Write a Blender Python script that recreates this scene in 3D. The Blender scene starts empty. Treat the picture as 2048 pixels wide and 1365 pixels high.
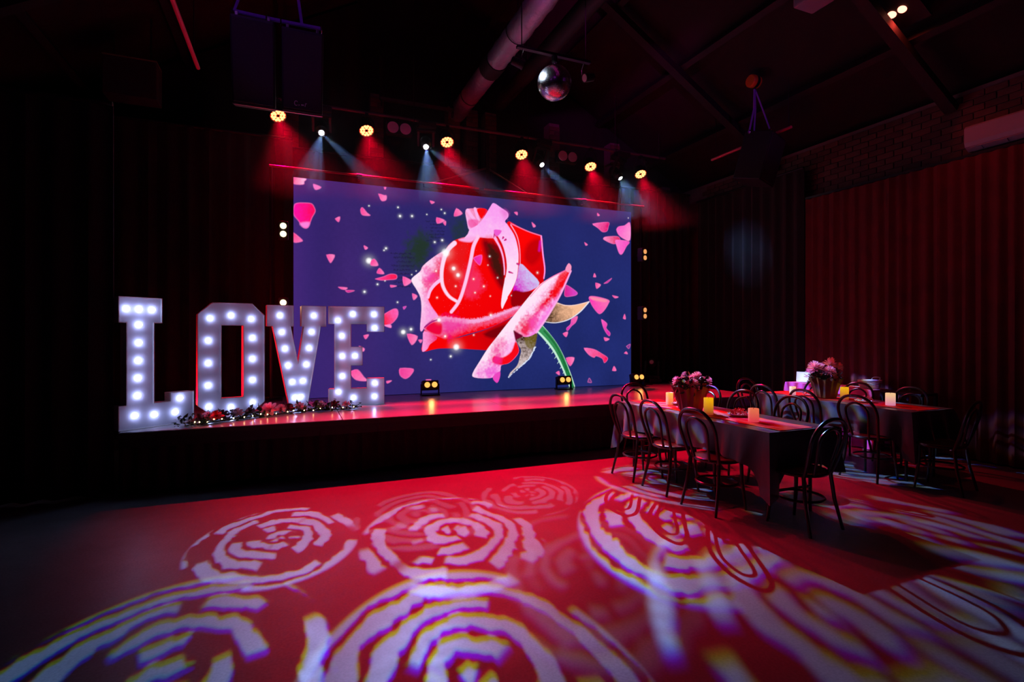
import bpy, bmesh, math, random
import numpy as np
from mathutils import Vector, Matrix, Euler
PI = math.pi
R = math.radians
random.seed(7)
SC = bpy.context.scene
COL = SC.collection

# ------------------------------------------------------------------ camera, world, exposure
CAM_F, HOR, CAM_H = 1064.0, 668.0, 1.555
cd = bpy.data.cameras.new('camera')
cd.sensor_width = 36.0
cd.lens = 36.0 * CAM_F / 2048.0
cd.shift_y = -(682.5 - HOR) / 2048.0
cd.clip_start = 0.05
cam = bpy.data.objects.new('camera', cd)
COL.objects.link(cam)
cam.location = (0, 0, CAM_H)
cam.rotation_euler = (R(90), 0, R(-22.411))
SC.camera = cam
wd = bpy.data.worlds.new('room_dark')
SC.world = wd
wd.use_nodes = True
wd.node_tree.nodes['Background'].inputs[0].default_value = (0.10, 0.07, 0.12, 1)
wd.node_tree.nodes['Background'].inputs[1].default_value = 0.0
SC.view_settings.view_transform = 'Standard'
SC.view_settings.look = 'None'
SC.view_settings.exposure = 0.0
SC.view_settings.gamma = 1.0
SC.view_settings.use_curve_mapping = False
try:
    SC.cycles.max_bounces = 6
    SC.cycles.diffuse_bounces = 3
    SC.cycles.glossy_bounces = 3
    SC.cycles.volume_bounces = 0
    SC.cycles.sample_clamp_indirect = 4.0
    SC.cycles.use_denoising = True
except Exception:
    pass

# power of the lamps that belong to the fixtures further down
PAR_W = 1600.0
HAZE = 0.0085
GOBO_W = 1500.0
BULB_E = 29.0
AMBER_W = 2.0
UPL_W = 90.0  # assumed red lamp behind letter L
VIO_W = 330.0  # assumed violet lamp turned at the duct

def s2l(c):
    out = []
    for v in c:
        v = v / 255.0
        out.append(v / 12.92 if v <= 0.04045 else ((v + 0.055) / 1.055) ** 2.4)
    return tuple(out)

# ------------------------------------------------------------------ helpers
def tag(o, label=None, cat=None, group=None, kind=None):
    if label: o['label'] = label
    if cat: o['category'] = cat
    if group: o['group'] = group
    if kind: o['kind'] = kind
    return o

def thing(name, label, cat, loc=(0, 0, 0), rotz=0.0, group=None, kind=None):
    o = bpy.data.objects.new(name, None)
    o.empty_display_size = 0.1
    COL.objects.link(o)
    o.location = loc
    o.rotation_euler = (0, 0, rotz)
    return tag(o, label, cat, group, kind)

class MB:
    """collects vertices and faces of one part"""
    def __init__(self):
        self.v, self.f, self.m = [], [], []
    def add(self, vs, fs, mi=0):
        n = len(self.v)
        self.v.extend([tuple(p) for p in vs])
        for f in fs:
            self.f.append(tuple(i + n for i in f))
            self.m.append(mi)
        return self
    def box(self, c, s, rot=None, mi=0, bev=0.0):
        x, y, z = s[0] / 2, s[1] / 2, s[2] / 2
        if bev > 0:
            bm = bmesh.new()
            bmesh.ops.create_cube(bm, size=1.0)
            for v in bm.verts:
                v.co = Vector((v.co.x * s[0], v.co.y * s[1], v.co.z * s[2]))
            bmesh.ops.bevel(bm, geom=bm.edges[:], offset=bev, segments=2, affect='EDGES', profile=0.6)
            bm.verts.index_update()
            vs = [v.co.copy() for v in bm.verts]
            fs = [tuple(v.index for v in f.verts) for f in bm.faces]
            bm.free()
        else:
            vs = [Vector(p) for p in ((-x, -y, -z), (x, -y, -z), (x, y, -z), (-x, y, -z), (-x, -y, z), (x, -y, z), (x, y, z), (-x, y, z))]
            fs = [(0, 3, 2, 1), (4, 5, 6, 7), (0, 1, 5, 4), (1, 2, 6, 5), (2, 3, 7, 6), (3, 0, 4, 7)]
        if rot is not None:
            M = Euler(rot).to_matrix() if not isinstance(rot, Matrix) else rot
            vs = [M @ p for p in vs]
        C = Vector(c)
        return self.add([p + C for p in vs], fs, mi)
    def bar(self, a, b, r, r2=None, seg=10, mi=0, cap=True):
        return self.tube([a, b], [r, r if r2 is None else r2], seg, mi=mi, cap=cap)
    def tube(self, pts, rad, seg=8, closed=False, mi=0, cap=True):
        pts = [Vector(p) for p in pts]
        n = len(pts)
        if not isinstance(rad, (list, tuple)):
            rad = [rad] * n
        vs, fs = [], []
        up = None
        for i in range(n):
            if closed:
                t = pts[(i + 1) % n] - pts[i - 1]
            else:
                t = pts[min(i + 1, n - 1)] - pts[max(i - 1, 0)]
            t.normalize()
            if up is None:
                up = Vector((0, 0, 1)) if abs(t.z) < 0.9 else Vector((1, 0, 0))
            a = t.cross(up)
            a.normalize()
            b = a.cross(t)
            up = b
            for k in range(seg):
                q = 2 * PI * k / seg
                vs.append(pts[i] + (a * math.cos(q) + b * math.sin(q)) * rad[i])
        m = n if closed else n - 1
        for i in range(m):
            for k in range(seg):
                i2, k2 = (i + 1) % n, (k + 1) % seg
                fs.append((i * seg + k, i * seg + k2, i2 * seg + k2, i2 * seg + k))
        if not closed and cap:
            fs.append(tuple(range(seg)))
            fs.append(tuple(reversed(range((n - 1) * seg, n * seg))))
        return self.add(vs, fs, mi)
    def lathe(self, prof, seg=24, c=(0, 0, 0), M=None, mi=0):
        vs, fs = [], []
        for (r, z) in prof:
            for k in range(seg):
                q = 2 * PI * k / seg
                vs.append(Vector((r * math.cos(q), r * math.sin(q), z)))
        for i in range(len(prof) - 1):
            for k in range(seg):
                k2 = (k + 1) % seg
                fs.append((i * seg + k, i * seg + k2, (i + 1) * seg + k2, (i + 1) * seg + k))
        fs.append(tuple(reversed(range(seg))))
        fs.append(tuple(range((len(prof) - 1) * seg, len(prof) * seg)))
        if M is not None:
            vs = [M @ p for p in vs]
        C = Vector(c)
        return self.add([p + C for p in vs], fs, mi)
    def prism(self, poly, y0, y1, holes=(), mi=0):
        """polygon in x,z given as outline (and holes), extruded from y0 to y1"""
        bm = bmesh.new()
        loops = [poly] + list(holes)
        edges = []
        for lp in loops:
            vs = [bm.verts.new((x, y0, z)) for x, z in lp]
            for i in range(len(vs)):
                edges.append(bm.edges.new((vs[i], vs[(i + 1) % len(vs)])))
        bmesh.ops.triangle_fill(bm, use_beauty=True, use_dissolve=False, edges=edges)
        r = bmesh.ops.extrude_face_region(bm, geom=bm.faces[:])
        for e in r['geom']:
            if isinstance(e, bmesh.types.BMVert):
                e.co.y = y1
        bmesh.ops.recalc_face_normals(bm, faces=bm.faces[:])
        bm.verts.index_update()
        vs = [v.co.copy() for v in bm.verts]
        fs = [tuple(v.index for v in f.verts) for f in bm.faces]
        bm.free()
        return self.add(vs, fs, mi)
    def mesh(self, name, mats, smooth=False):
        me = bpy.data.meshes.new(name)
        me.from_pydata(self.v, [], self.f)
        if not isinstance(mats, (list, tuple)):
            mats = [mats]
        for m in mats:
            me.materials.append(m)
        if len(mats) > 1:
            me.polygons.foreach_set('material_index', self.m)
        if smooth:
            me.polygons.foreach_set('use_smooth', [True] * len(me.polygons))
            try:
                me.set_sharp_from_angle(angle=R(42))
            except Exception:
                pass
        me.update()
        return me
    def build(self, name, mats, parent=None, smooth=False, loc=None, rot=None):
        return mobj(name, self.mesh(name, mats, smooth), parent, loc, rot)

def mobj(name, me, parent=None, loc=None, rot=None):
    o = bpy.data.objects.new(name, me)
    COL.objects.link(o)
    if parent is not None:
        o.parent = parent
    if loc is not None:
        o.location = loc
    if rot is not None:
        o.rotation_euler = rot
    return o

def copy_tree(o, parent=None):
    c = o.copy()
    COL.objects.link(c)
    c.parent = parent
    for ch in list(o.children):
        copy_tree(ch, c)
    return c

def aim(d):
    """rotation whose local -Z looks along d"""
    return Vector(d).to_track_quat('-Z', 'Y').to_euler()

def smooth_path(pts, n=6, closed=False):
    P = [Vector(p) for p in pts]
    out = []
    m = len(P)
    for i in range(m if closed else m - 1):
        p0 = P[i - 1] if (closed or i > 0) else P[i]
        p1, p2 = P[i], P[(i + 1) % m]
        p3 = P[(i + 2) % m] if (closed or i + 2 < m) else p2
        for k in range(n):
            t = k / n
            out.append(0.5 * ((2 * p1) + (p2 - p0) * t + (2 * p0 - 5 * p1 + 4 * p2 - p3) * t * t + (3 * p1 - p0 - 3 * p2 + p3) * t ** 3))
    if not closed:
        out.append(P[-1])
    return out

# ------------------------------------------------------------------ materials
def mat(name, col, rough=0.6, metal=0.0, var=0.0, vscale=8.0, bump=0.0, bscale=40.0, spec=0.5, sheen=0.0, emit=None, estr=0.0, coat=0.0, trans=0.0):
    m = bpy.data.materials.new(name)
    m.use_nodes = True
    nt = m.node_tree
    b = nt.nodes['Principled BSDF']
    b.inputs['Base Color'].default_value = (*col, 1)
    b.inputs['Roughness'].default_value = rough
    b.inputs['Metallic'].default_value = metal
    b.inputs['Specular IOR Level'].default_value = spec
    if coat: b.inputs['Coat Weight'].default_value = coat
    if sheen: b.inputs['Sheen Weight'].default_value = sheen
    if emit is not None:
        b.inputs['Emission Color'].default_value = (*emit, 1)
        b.inputs['Emission Strength'].default_value = estr
    tc = nt.nodes.new('ShaderNodeTexCoord')
    if trans > 0:
        tl = nt.nodes.new('ShaderNodeBsdfTranslucent'); tl.inputs[0].default_value = (*col, 1)
        ms_ = nt.nodes.new('ShaderNodeMixShader'); ms_.inputs[0].default_value = trans
        nt.links.new(b.outputs[0], ms_.inputs[1]); nt.links.new(tl.outputs[0], ms_.inputs[2])
        nt.links.new(ms_.outputs[0], nt.nodes['Material Output'].inputs[0])
    if var > 0:
        n = nt.nodes.new('ShaderNodeTexNoise')
        n.inputs['Scale'].default_value = vscale
        n.inputs['Detail'].default_value = 4
        nt.links.new(tc.outputs['Object'], n.inputs['Vector'])
        mx = nt.nodes.new('ShaderNodeMix')
        mx.data_type = 'RGBA'
        mx.inputs[6].default_value = (*[max(0, c * (1 - var)) for c in col], 1)
        mx.inputs[7].default_value = (*[min(1, c * (1 + var)) for c in col], 1)
        nt.links.new(n.outputs['Fac'], mx.inputs[0])
        nt.links.new(mx.outputs[2], b.inputs['Base Color'])
    if bump > 0:
        n2 = nt.nodes.new('ShaderNodeTexNoise')
        n2.inputs['Scale'].default_value = bscale
        n2.inputs['Detail'].default_value = 3
        nt.links.new(tc.outputs['Object'], n2.inputs['Vector'])
        bp = nt.nodes.new('ShaderNodeBump')
        bp.inputs['Strength'].default_value = bump
        bp.inputs['Distance'].default_value = 0.01
        nt.links.new(n2.outputs['Fac'], bp.inputs['Height'])
        nt.links.new(bp.outputs['Normal'], b.inputs['Normal'])
    return m

def emat(name, col, strength):
    m = bpy.data.materials.new(name)
    m.use_nodes = True
    nt = m.node_tree
    nt.nodes.clear()
    e = nt.nodes.new('ShaderNodeEmission')
    e.inputs[0].default_value = (*col, 1)
    e.inputs[1].default_value = strength
    o = nt.nodes.new('ShaderNodeOutputMaterial')
    nt.links.new(e.outputs[0], o.inputs[0])
    return m

def floor_mat():
    m = bpy.data.materials.new('polished_concrete')
    m.use_nodes = True
    nt = m.node_tree
    b = nt.nodes['Principled BSDF']
    tc = nt.nodes.new('ShaderNodeTexCoord')
    n1 = nt.nodes.new('ShaderNodeTexNoise'); n1.inputs['Scale'].default_value = 1.3; n1.inputs['Detail'].default_value = 6
    n2 = nt.nodes.new('ShaderNodeTexNoise'); n2.inputs['Scale'].default_value = 70; n2.inputs['Detail'].default_value = 3
    n3 = nt.nodes.new('ShaderNodeTexNoise'); n3.inputs['Scale'].default_value = 9; n3.inputs['Detail'].default_value = 5
    for n in (n1, n2, n3):
        nt.links.new(tc.outputs['Object'], n.inputs['Vector'])
    r1 = nt.nodes.new('ShaderNodeValToRGB')
    r1.color_ramp.elements[0].position = 0.3; r1.color_ramp.elements[0].color = (0.155, 0.155, 0.155, 1)
    r1.color_ramp.elements[1].position = 0.7; r1.color_ramp.elements[1].color = (0.21, 0.208, 0.205, 1)
    nt.links.new(n1.outputs['Fac'], r1.inputs[0])
    mx = nt.nodes.new('ShaderNodeMix'); mx.data_type = 'RGBA'; mx.blend_type = 'MULTIPLY'
    mx.inputs[0].default_value = 0.35
    r2 = nt.nodes.new('ShaderNodeValToRGB')
    r2.color_ramp.elements[0].position = 0.35; r2.color_ramp.elements[0].color = (0.45, 0.45, 0.45, 1)
    r2.color_ramp.elements[1].position = 0.62; r2.color_ramp.elements[1].color = (1, 1, 1, 1)
    nt.links.new(n2.outputs['Fac'], r2.inputs[0])
    nt.links.new(r1.outputs[0], mx.inputs[6]); nt.links.new(r2.outputs[0], mx.inputs[7])
    nt.links.new(mx.outputs[2], b.inputs['Base Color'])
    rr = nt.nodes.new('ShaderNodeMapRange')
    rr.inputs['To Min'].default_value = 0.30; rr.inputs['To Max'].default_value = 0.52
    nt.links.new(n3.outputs['Fac'], rr.inputs['Value'])
    nt.links.new(rr.outputs[0], b.inputs['Roughness'])
    bp = nt.nodes.new('ShaderNodeBump'); bp.inputs['Strength'].default_value = 0.08; bp.inputs['Distance'].default_value = 0.01
    nt.links.new(n3.outputs['Fac'], bp.inputs['Height'])
    nt.links.new(bp.outputs['Normal'], b.inputs['Normal'])
    b.inputs['Specular IOR Level'].default_value = 0.16
    return m

M = dict(
    floor=floor_mat(),
    blackpaint=mat('black_paint', (0.012, 0.011, 0.012), 0.8, var=0.3, vscale=3),
    ceiling=mat('dark_ceiling', (0.018, 0.011, 0.011), 0.85, var=0.4, vscale=2),
    steel=mat('dark_steel', (0.022, 0.02, 0.02), 0.6, metal=0.3, var=0.2),
    pipe=mat('painted_pipe', (0.12, 0.085, 0.08), 0.42, var=0.2),
    redlitpipe=mat('pipe_painted_red_lit', (0.30, 0.02, 0.04), 0.4, var=0.15),  # red stage light put into the base colour of a black pipe
    redlitceilpipe=mat('ceiling_pipe_painted_red_lit', (0.75, 0.05, 0.12), 0.4, var=0.15),  # ceiling pipes: the red light on them is part of this colour
    mortar=mat('mortar', (0.22, 0.17, 0.15), 0.9, var=0.2, vscale=30),
    brick=mat('red_brick', (0.15, 0.07, 0.05), 0.85, var=0.4, vscale=9, bump=0.3),
    brickdark=mat('dark_brick', (0.10, 0.05, 0.04), 0.85, var=0.4, vscale=9, bump=0.3),
    velvet=mat('black_velvet', (0.010, 0.009, 0.010), 0.9, var=0.3, vscale=5, sheen=0.15),
    skirt=mat('black_skirt_fabric', (0.012, 0.011, 0.013), 0.85, var=0.3, vscale=12),
    redcurtain=mat('dark_red_curtain', (0.15, 0.010, 0.012), 0.85, var=0.35, vscale=4),
    deck=mat('dark_glossy_deck', (0.30, 0.27, 0.28), 0.24, var=0.15, vscale=3, bump=0.04, bscale=14),
    trim=mat('black_edge_trim', (0.02, 0.02, 0.02), 0.5, var=0.2),
    blackmetal=mat('black_metal', (0.018, 0.018, 0.02), 0.45, metal=0.3, var=0.3),
    blackplastic=mat('black_plastic', (0.016, 0.016, 0.018), 0.5, var=0.3),
    grille=mat('speaker_grille', (0.055, 0.062, 0.065), 0.55, metal=0.4, var=0.3, vscale=140, bump=0.6, bscale=260),
    chrome=mat('chrome', (0.8, 0.8, 0.82), 0.2, metal=1.0, var=0.05),
    strap=mat('purple_lifting_strap', (0.30, 0.10, 0.70), 0.7, var=0.2, vscale=40),
    orange=mat('orange_hoist', (0.75, 0.16, 0.02), 0.45, var=0.15),
    foil=mat('foil_duct', (0.50, 0.42, 0.50), 0.42, metal=0.55, var=0.15, vscale=14, bump=0.8, bscale=26),
    mirror=mat('mirror_tile', (0.86, 0.87, 0.9), 0.26, metal=1.0, var=0.05),
    letter=mat('white_letter_paint', (0.62, 0.60, 0.66), 0.55, var=0.04, vscale=6),
    letterside=mat('white_letter_side', (0.60, 0.57, 0.55), 0.5, var=0.06, vscale=6),
    wood=mat('dark_bentwood', (0.022, 0.012, 0.010), 0.28, var=0.4, vscale=30, coat=0.3),
    seat=mat('dark_seat_wood', (0.05, 0.022, 0.015), 0.35, var=0.4, vscale=18),
    cloth=mat('charcoal_tablecloth', (0.027, 0.027, 0.036), 0.38, var=0.25, vscale=6, sheen=0.3, bump=0.15, bscale=18),
    runner=mat('red_runner', (0.75, 0.012, 0.012), 0.6, var=0.15, vscale=14, bump=0.2, bscale=60),
    pinkcloth=mat('fuchsia_cloth', (0.72, 0.06, 0.38), 0.5, var=0.2, vscale=8, sheen=0.3),
    plate=mat('white_plate', (0.8, 0.78, 0.78), 0.25, var=0.04),
    petal=mat('red_petal', (0.90, 0.03, 0.03), 0.5, var=0.3, vscale=30),
    pinkpetal=mat('pink_petal', (0.95, 0.42, 0.52), 0.55, var=0.12, vscale=30, trans=0.45),
    peach=mat('peach_petal', (0.95, 0.46, 0.32), 0.55, var=0.12, vscale=30, trans=0.45),
    palepetal=mat('dusty_pink_petal', (0.65, 0.36, 0.40), 0.6, var=0.15, vscale=30, trans=0.35),
    burgundy=mat('burgundy_petal', (0.14, 0.02, 0.035), 0.55, var=0.3, vscale=30),
    leaf=mat('dark_leaf', (0.03, 0.05, 0.022), 0.55, var=0.4, vscale=20),
    pot=mat('copper_pot', (0.42, 0.20, 0.13), 0.4, metal=0.35, var=0.3, vscale=7),
    potyellow=mat('ochre_pot', (0.65, 0.38, 0.06), 0.45, var=0.2, vscale=7),
    wick=mat('wick', (0.02, 0.02, 0.02), 0.9, var=0.1),
    wicker=mat('pale_wicker', (0.62, 0.56, 0.46), 0.7, var=0.3, vscale=60),
    acwhite=mat('white_plastic', (0.38, 0.34, 0.40), 0.4, var=0.04),
    offlens=mat('unlit_lamp_lens', (0.75, 0.66, 0.66), 0.25, var=0.1, vscale=30),
    card=mat('white_card', (0.85, 0.86, 0.9), 0.5, var=0.03),
    glowcard=mat('white_card_added_glow', (0.8, 0.82, 0.9), 0.4, var=0.03, emit=(0.55, 0.68, 1.0), estr=0.6),  # slight emission added so the sign looks brightly lit
    ink=mat('red_ink', (0.6, 0.03, 0.06), 0.6, var=0.1),
    e_bulb=emat('letter_bulb_glow', (0.42, 0.51, 1.0), BULB_E),
    e_par=emat('par_led_glow', (1.0, 0.40, 0.13), 3.2),
    e_parring=emat('par_led_halo', (1.0, 0.02, 0.01), 1.1),
    e_head=emat('moving_head_glow', (0.75, 0.88, 1.0), 60.0),
    e_amber=emat('amber_lamp_glow', (1.0, 0.42, 0.09), 1.5),
    e_ambertop=emat('warm_lamp_glow', (1.0, 0.70, 0.42), 2.6),
    e_amberdim=emat('dim_amber_lamp_glow', (1.0, 0.42, 0.14), 0.9),
    e_fairy=emat('fairy_light_glow', (1.0, 0.62, 0.25), 14.0),
    e_down=emat('red_downlight_glow', (1.0, 0.24, 0.16), 4.5),
    e_pin=emat('pinspot_glow', (0.8, 0.85, 1.0), 6.0),
)

# ------------------------------------------------------------------ the room
ST = 0.62                                   # stage height
RX0, RX1, RY0, RY1 = -3.4, 7.95, -3.5, 9.45
EAVE, RIDGE_X, RIDGE_Z = 4.66, 2.3, 8.0
def roof_z(x):
    return RIDGE_Z - (RIDGE_Z - EAVE) * (abs(x - RIDGE_X) / (RX1 - RIDGE_X if x > RIDGE_X else RIDGE_X - RX0))

def struct(name, mb, m, smooth=False):
    return tag(mb.build(name, m, None, smooth), kind='structure')

struct('floor', MB().box(((RX0 + RX1) / 2, (RY0 + RY1) / 2, -0.05), (RX1 - RX0 + 0.4, RY1 - RY0 + 0.4, 0.1)), M['floor'])
wr = struct('wall_right', MB().box((RX1 + 0.1, (RY0 + RY1) / 2, 2.33), (0.2, RY1 - RY0, 4.66)), M['mortar'])
struct('wall_left', MB().box((RX0 - 0.1, (RY0 + RY1) / 2, 2.33), (0.2, RY1 - RY0, 4.66)), M['blackpaint'])
struct('wall_back', MB().prism([(RX0 - .2, 0), (RX1 + .2, 0), (RX1 + .2, EAVE - .05), (RIDGE_X, RIDGE_Z - .05), (RX0 - .2, EAVE - .05)], RY1, RY1 + 0.2), M['blackpaint'])
struct('wall_front', MB().prism([(RX0 - .2, 0), (RX1 + .2, 0), (RX1 + .2, EAVE - .05), (RIDGE_X, RIDGE_Z - .05), (RX0 - .2, EAVE - .05)], RY0 - 0.2, RY0), M['blackpaint'])
cl = struct('ceiling', MB().prism([(RX0 - .3, EAVE), (RIDGE_X, RIDGE_Z), (RX1 + .3, EAVE), (RX1 + .3, EAVE + .12), (RIDGE_X, RIDGE_Z + .12), (RX0 - .3, EAVE + .12)], RY0 - .2, RY1 + .2), M['ceiling'])
# roof purlins and rafters, parts of the ceiling
sl = math.atan2(RIDGE_Z - EAVE, RX1 - RIDGE_X)
for x in (3.4, 4.6, 5.8, 7.0):
    MB().box((x, (RY0 + RY1) / 2, roof_z(x) - 0.07), (0.09, RY1 - RY0 - .02, 0.13), rot=(0, sl, 0)).build('purlin', M['steel'], cl)
sl2 = math.atan2(RIDGE_Z - EAVE, RIDGE_X - RX0)
for x in (1.1, -0.2, -1.5, -2.7):
    MB().box((x, (RY0 + RY1) / 2, roof_z(x) - 0.07), (0.09, RY1 - RY0 - .02, 0.13), rot=(0, -sl2, 0)).build('purlin', M['steel'], cl)
for y in (1.6, 4.2, 6.9):
    for (a, b) in (((RX1 - .05, EAVE - .2), (RIDGE_X, RIDGE_Z - .2)), ((RX0 + .05, EAVE - .2), (RIDGE_X, RIDGE_Z - .2))):
        mid = ((a[0] + b[0]) / 2, y, (a[1] + b[1]) / 2)
        L = math.hypot(a[0] - b[0], a[1] - b[1])
        an = -math.atan2(b[1] - a[1], b[0] - a[0])
        MB().box(mid, (L, 0.14, 0.10), rot=(0, an, 0)).build('rafter', M['steel'], cl)
# bricks of the right wall above the curtain
bl = MB().box((0, 0, 0), (0.03, 0.228, 0.076), bev=0.004)
brick_me = [bl.mesh('brick', M['brick']), bl.mesh('brick_dark', M['brickdark'])]
rb = random.Random(3)
for k in range(11):
    for j in range(27):
        y = 2.3 + 0.24 * (j + (0.5 if k % 2 else 0.0))
        z = 3.70 + 0.086 * k
        mobj('brick', brick_me[0 if rb.random() < 0.65 else 1], wr, (RX1 - 0.004 - rb.random() * 0.006, y, z))
# brick piers of the back wall
half = MB().box((0, 0, 0), (0.104, 0.03, 0.076), bev=0.004)
full = MB().box((0, 0, 0), (0.218, 0.03, 0.076), bev=0.004)
half_me = [half.mesh('brick', M['brick']), half.mesh('brick', M['brickdark'])]
full_me = [full.mesh('brick', M['brick']), full.mesh('brick', M['brickdark'])]
for i, x in enumerate((-0.02, 1.32, 2.67, 3.01, 3.37, 4.68, 6.06, 7.34)):
    top = min(5.62, roof_z(x) - 0.35)
    p = MB().box((0, 0.125, top / 2), (0.215, 0.24, top)).build('trim_%d' % (i + 1), M['mortar'], None, loc=(x, 9.2, 0))
    tag(p, kind='structure')
    n = int((top - 4.36) / 0.086)
    for k in range(n):
        z = 4.40 + 0.086 * k
        if k % 2:
            mobj('brick', rb.choice(full_me), p, (0, 0.0, z))
        else:
            for s in (-1, 1):
                mobj('brick', rb.choice(half_me), p, (s * 0.057, 0.0, z))

# ------------------------------------------------------------------ drapes
def pleats(p0, p1, z0, z1, amp, wl, seed, hang=0.0, rows=6, thick=0.012):
    rn = random.Random(seed)
    a, b = Vector((p0[0], p0[1], 0)), Vector((p1[0], p1[1], 0))
    L = (b - a).length
    d = (b - a).normalized()
    nrm = Vector((d.y, -d.x, 0))
    n = max(8, int(L / wl * 8))
    ph, t, prof = rn.random() * 6, 0.0, []
    for i in range(n + 1):
        s = L * i / n
        ph += 2 * PI / 8 * (0.7 + 0.6 * rn.random())
        prof.append((s, math.sin(ph) * amp * (0.6 + 0.5 * rn.random()) + 0.3 * amp * math.sin(s * 2.1 + seed)))
    vs, fs = [], []
    for side in (0, 1):
        for r in range(rows + 1):
            q = r / rows
            for i, (s, o) in enumerate(prof):
                f = 0.55 + 0.45 * (1 - q)
                zb = z0 + (hang * (0.5 + 0.5 * math.sin(s * 4.1 + seed)) if hang else 0)
                vs.append(a + d * s + nrm * (o * f + (thick if side else 0)) + Vector((0, 0, zb + (z1 - zb) * q)))
    m = (rows + 1) * (n + 1)
    for r in range(rows):
        for i in range(n):
            k = r * (n + 1) + i
            fs.append((k, k + 1, k + n + 2, k + n + 1))
            fs.append((m + k, m + k + n + 1, m + k + n + 2, m + k + 1))
    for i in range(n):
        fs.append((i, m + i, m + i + 1, i + 1))
        k = rows * (n + 1) + i
        fs.append((k, k + 1, m + k + 1, m + k))
    for r in range(rows):
        for i in (0, n):
            k = r * (n + 1) + i
            fs.append((k, k + n + 1, m + k + n + 1, m + k) if i == 0 else (k, m + k, m + k + n + 1, k + n + 1))
    return MB().add(vs, fs)

def drape(name, label, p0, p1, z0, z1, amp, wl, seed, m, rail):
    t = thing(name, label, 'drape', (0, 0, 0))
    pleats(p0, p1, z0, z1, amp, wl, seed).build('fabric', m, t, smooth=True)
    MB().bar((p0[0], p0[1], z1 + 0.02), (p1[0], p1[1], z1 + 0.02), 0.022).build('rail', M['blackmetal'], t)
    return t
drape('stage_drape', 'black drape hanging behind the LOVE letters, up to the edge of the screen', (0.0, 8.62), (-3.3, 8.62), ST + .01, 4.45, 0.05, 0.24, 1, M['velvet'], 1)
drape('stage_drape', 'black floor-length drape reaching from the end of the stage front, by letter L', (-1.58, 6.12), (-3.34, 6.12), 0.03, 3.72, 0.05, 0.24, 2, M['velvet'], 1)
drape('stage_drape', 'black drape at the back of the stage between the screen and the side drape', (7.6, 8.78), (5.92, 8.78), ST + .01, 4.40, 0.05, 0.2, 3, M['velvet'], 1)
drape('stage_drape', 'black drape along the side wall beside the edge of the red curtain', (7.72, 6.22), (7.72, 8.7), 0.03, 4.25, 0.05, 0.22, 4, M['velvet'], 1)
drape('stage_drape', 'black masking drape hung behind the screen, below the brick piers', (7.6, 9.08), (-0.6, 9.08), 0.03, 4.47, 0.04, 0.26, 5, M['velvet'], 1)
rc = thing('curtain', 'dark red floor-length pleated curtain below the brick wall', 'curtain')
pleats((7.70, -0.6), (7.70, 6.16), 0.02, 3.73, 0.034, 0.16, 8).build('fabric', M['redcurtain'], rc, smooth=True)
MB().box((7.76, 2.78, 3.755), (0.1, 6.8, 0.035)).build('track', M['blackmetal'], rc)

# ------------------------------------------------------------------ stage
SX0, SX1, SY0, SY1 = -1.52, 6.58, 6.05, 9.0
stg = thing('stage', 'low stage with glossy dark deck panels and a black pleated front skirt', 'stage', (0, 0, 0))
pw, pd = (SX1 - SX0) / 4, (SY1 - SY0) / 3
panel = MB().box((0, 0, 0), (pw - 0.006, pd - 0.006, 0.04), bev=0.003).mesh('deck_panel', M['deck'])
for i in range(4):
    for j in range(3):
        mobj('deck_panel', panel, stg, (SX0 + pw * (i + .5), SY0 + pd * (j + .5), ST - 0.02))
MB().box(((SX0 + SX1) / 2, (SY0 + SY1) / 2, ST - 0.10), (SX1 - SX0 - .02, SY1 - SY0 - .02, 0.115)).build('deck_frame', M['blackmetal'], stg)
MB().box(((SX0 + SX1) / 2, SY0 - 0.006, ST - 0.03), (SX1 - SX0, 0.012, 0.05)).build('edge_trim', M['trim'], stg)
for x in np.linspace(SX0 + .1, SX1 - .1, 5):
    for y in (SY0 + .25, SY1 - .25):
        MB().bar((x, y, 0), (x, y, ST - .12), 0.024).build('leg', M['blackmetal'], stg)
pleats((SX1, SY0 + 0.03), (SX0, SY0 + 0.03), 0.035, ST - 0.055, 0.028, 0.15, 11, hang=0.03, rows=4).build('skirt', M['skirt'], stg, smooth=True)
pleats((SX0 + .02, SY0 + 0.06), (SX0 + .02, SY1), 0.02, ST - 0.055, 0.02, 0.15, 12, rows=4).build('skirt', M['skirt'], stg, smooth=True)
pleats((SX1 - .02, SY1), (SX1 - .02, SY0 + 0.06), 0.02, ST - 0.055, 0.02, 0.15, 13, rows=4).build('skirt', M['skirt'], stg, smooth=True)

# ------------------------------------------------------------------ the LED screen and its picture
WX0, WX1, WZ0, WZ1, WY = 0.012, 5.745, 0.625, 3.79, 8.2
_n = math.hypot(2580.0, CAM_F)
_ex = (2580.0 / _n, CAM_F / _n)
def onscreen(px, py):
    """a point of the picture, noted in photo pixels, in metres on the screen's own plane"""
    r, u = (px - 1024) / CAM_F, (HOR - py) / CAM_F
    t = WY / (_ex[0] - _ex[1] * r)
    return ((_ex[0] * r + _ex[1]) * t, CAM_H + u * t)

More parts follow.
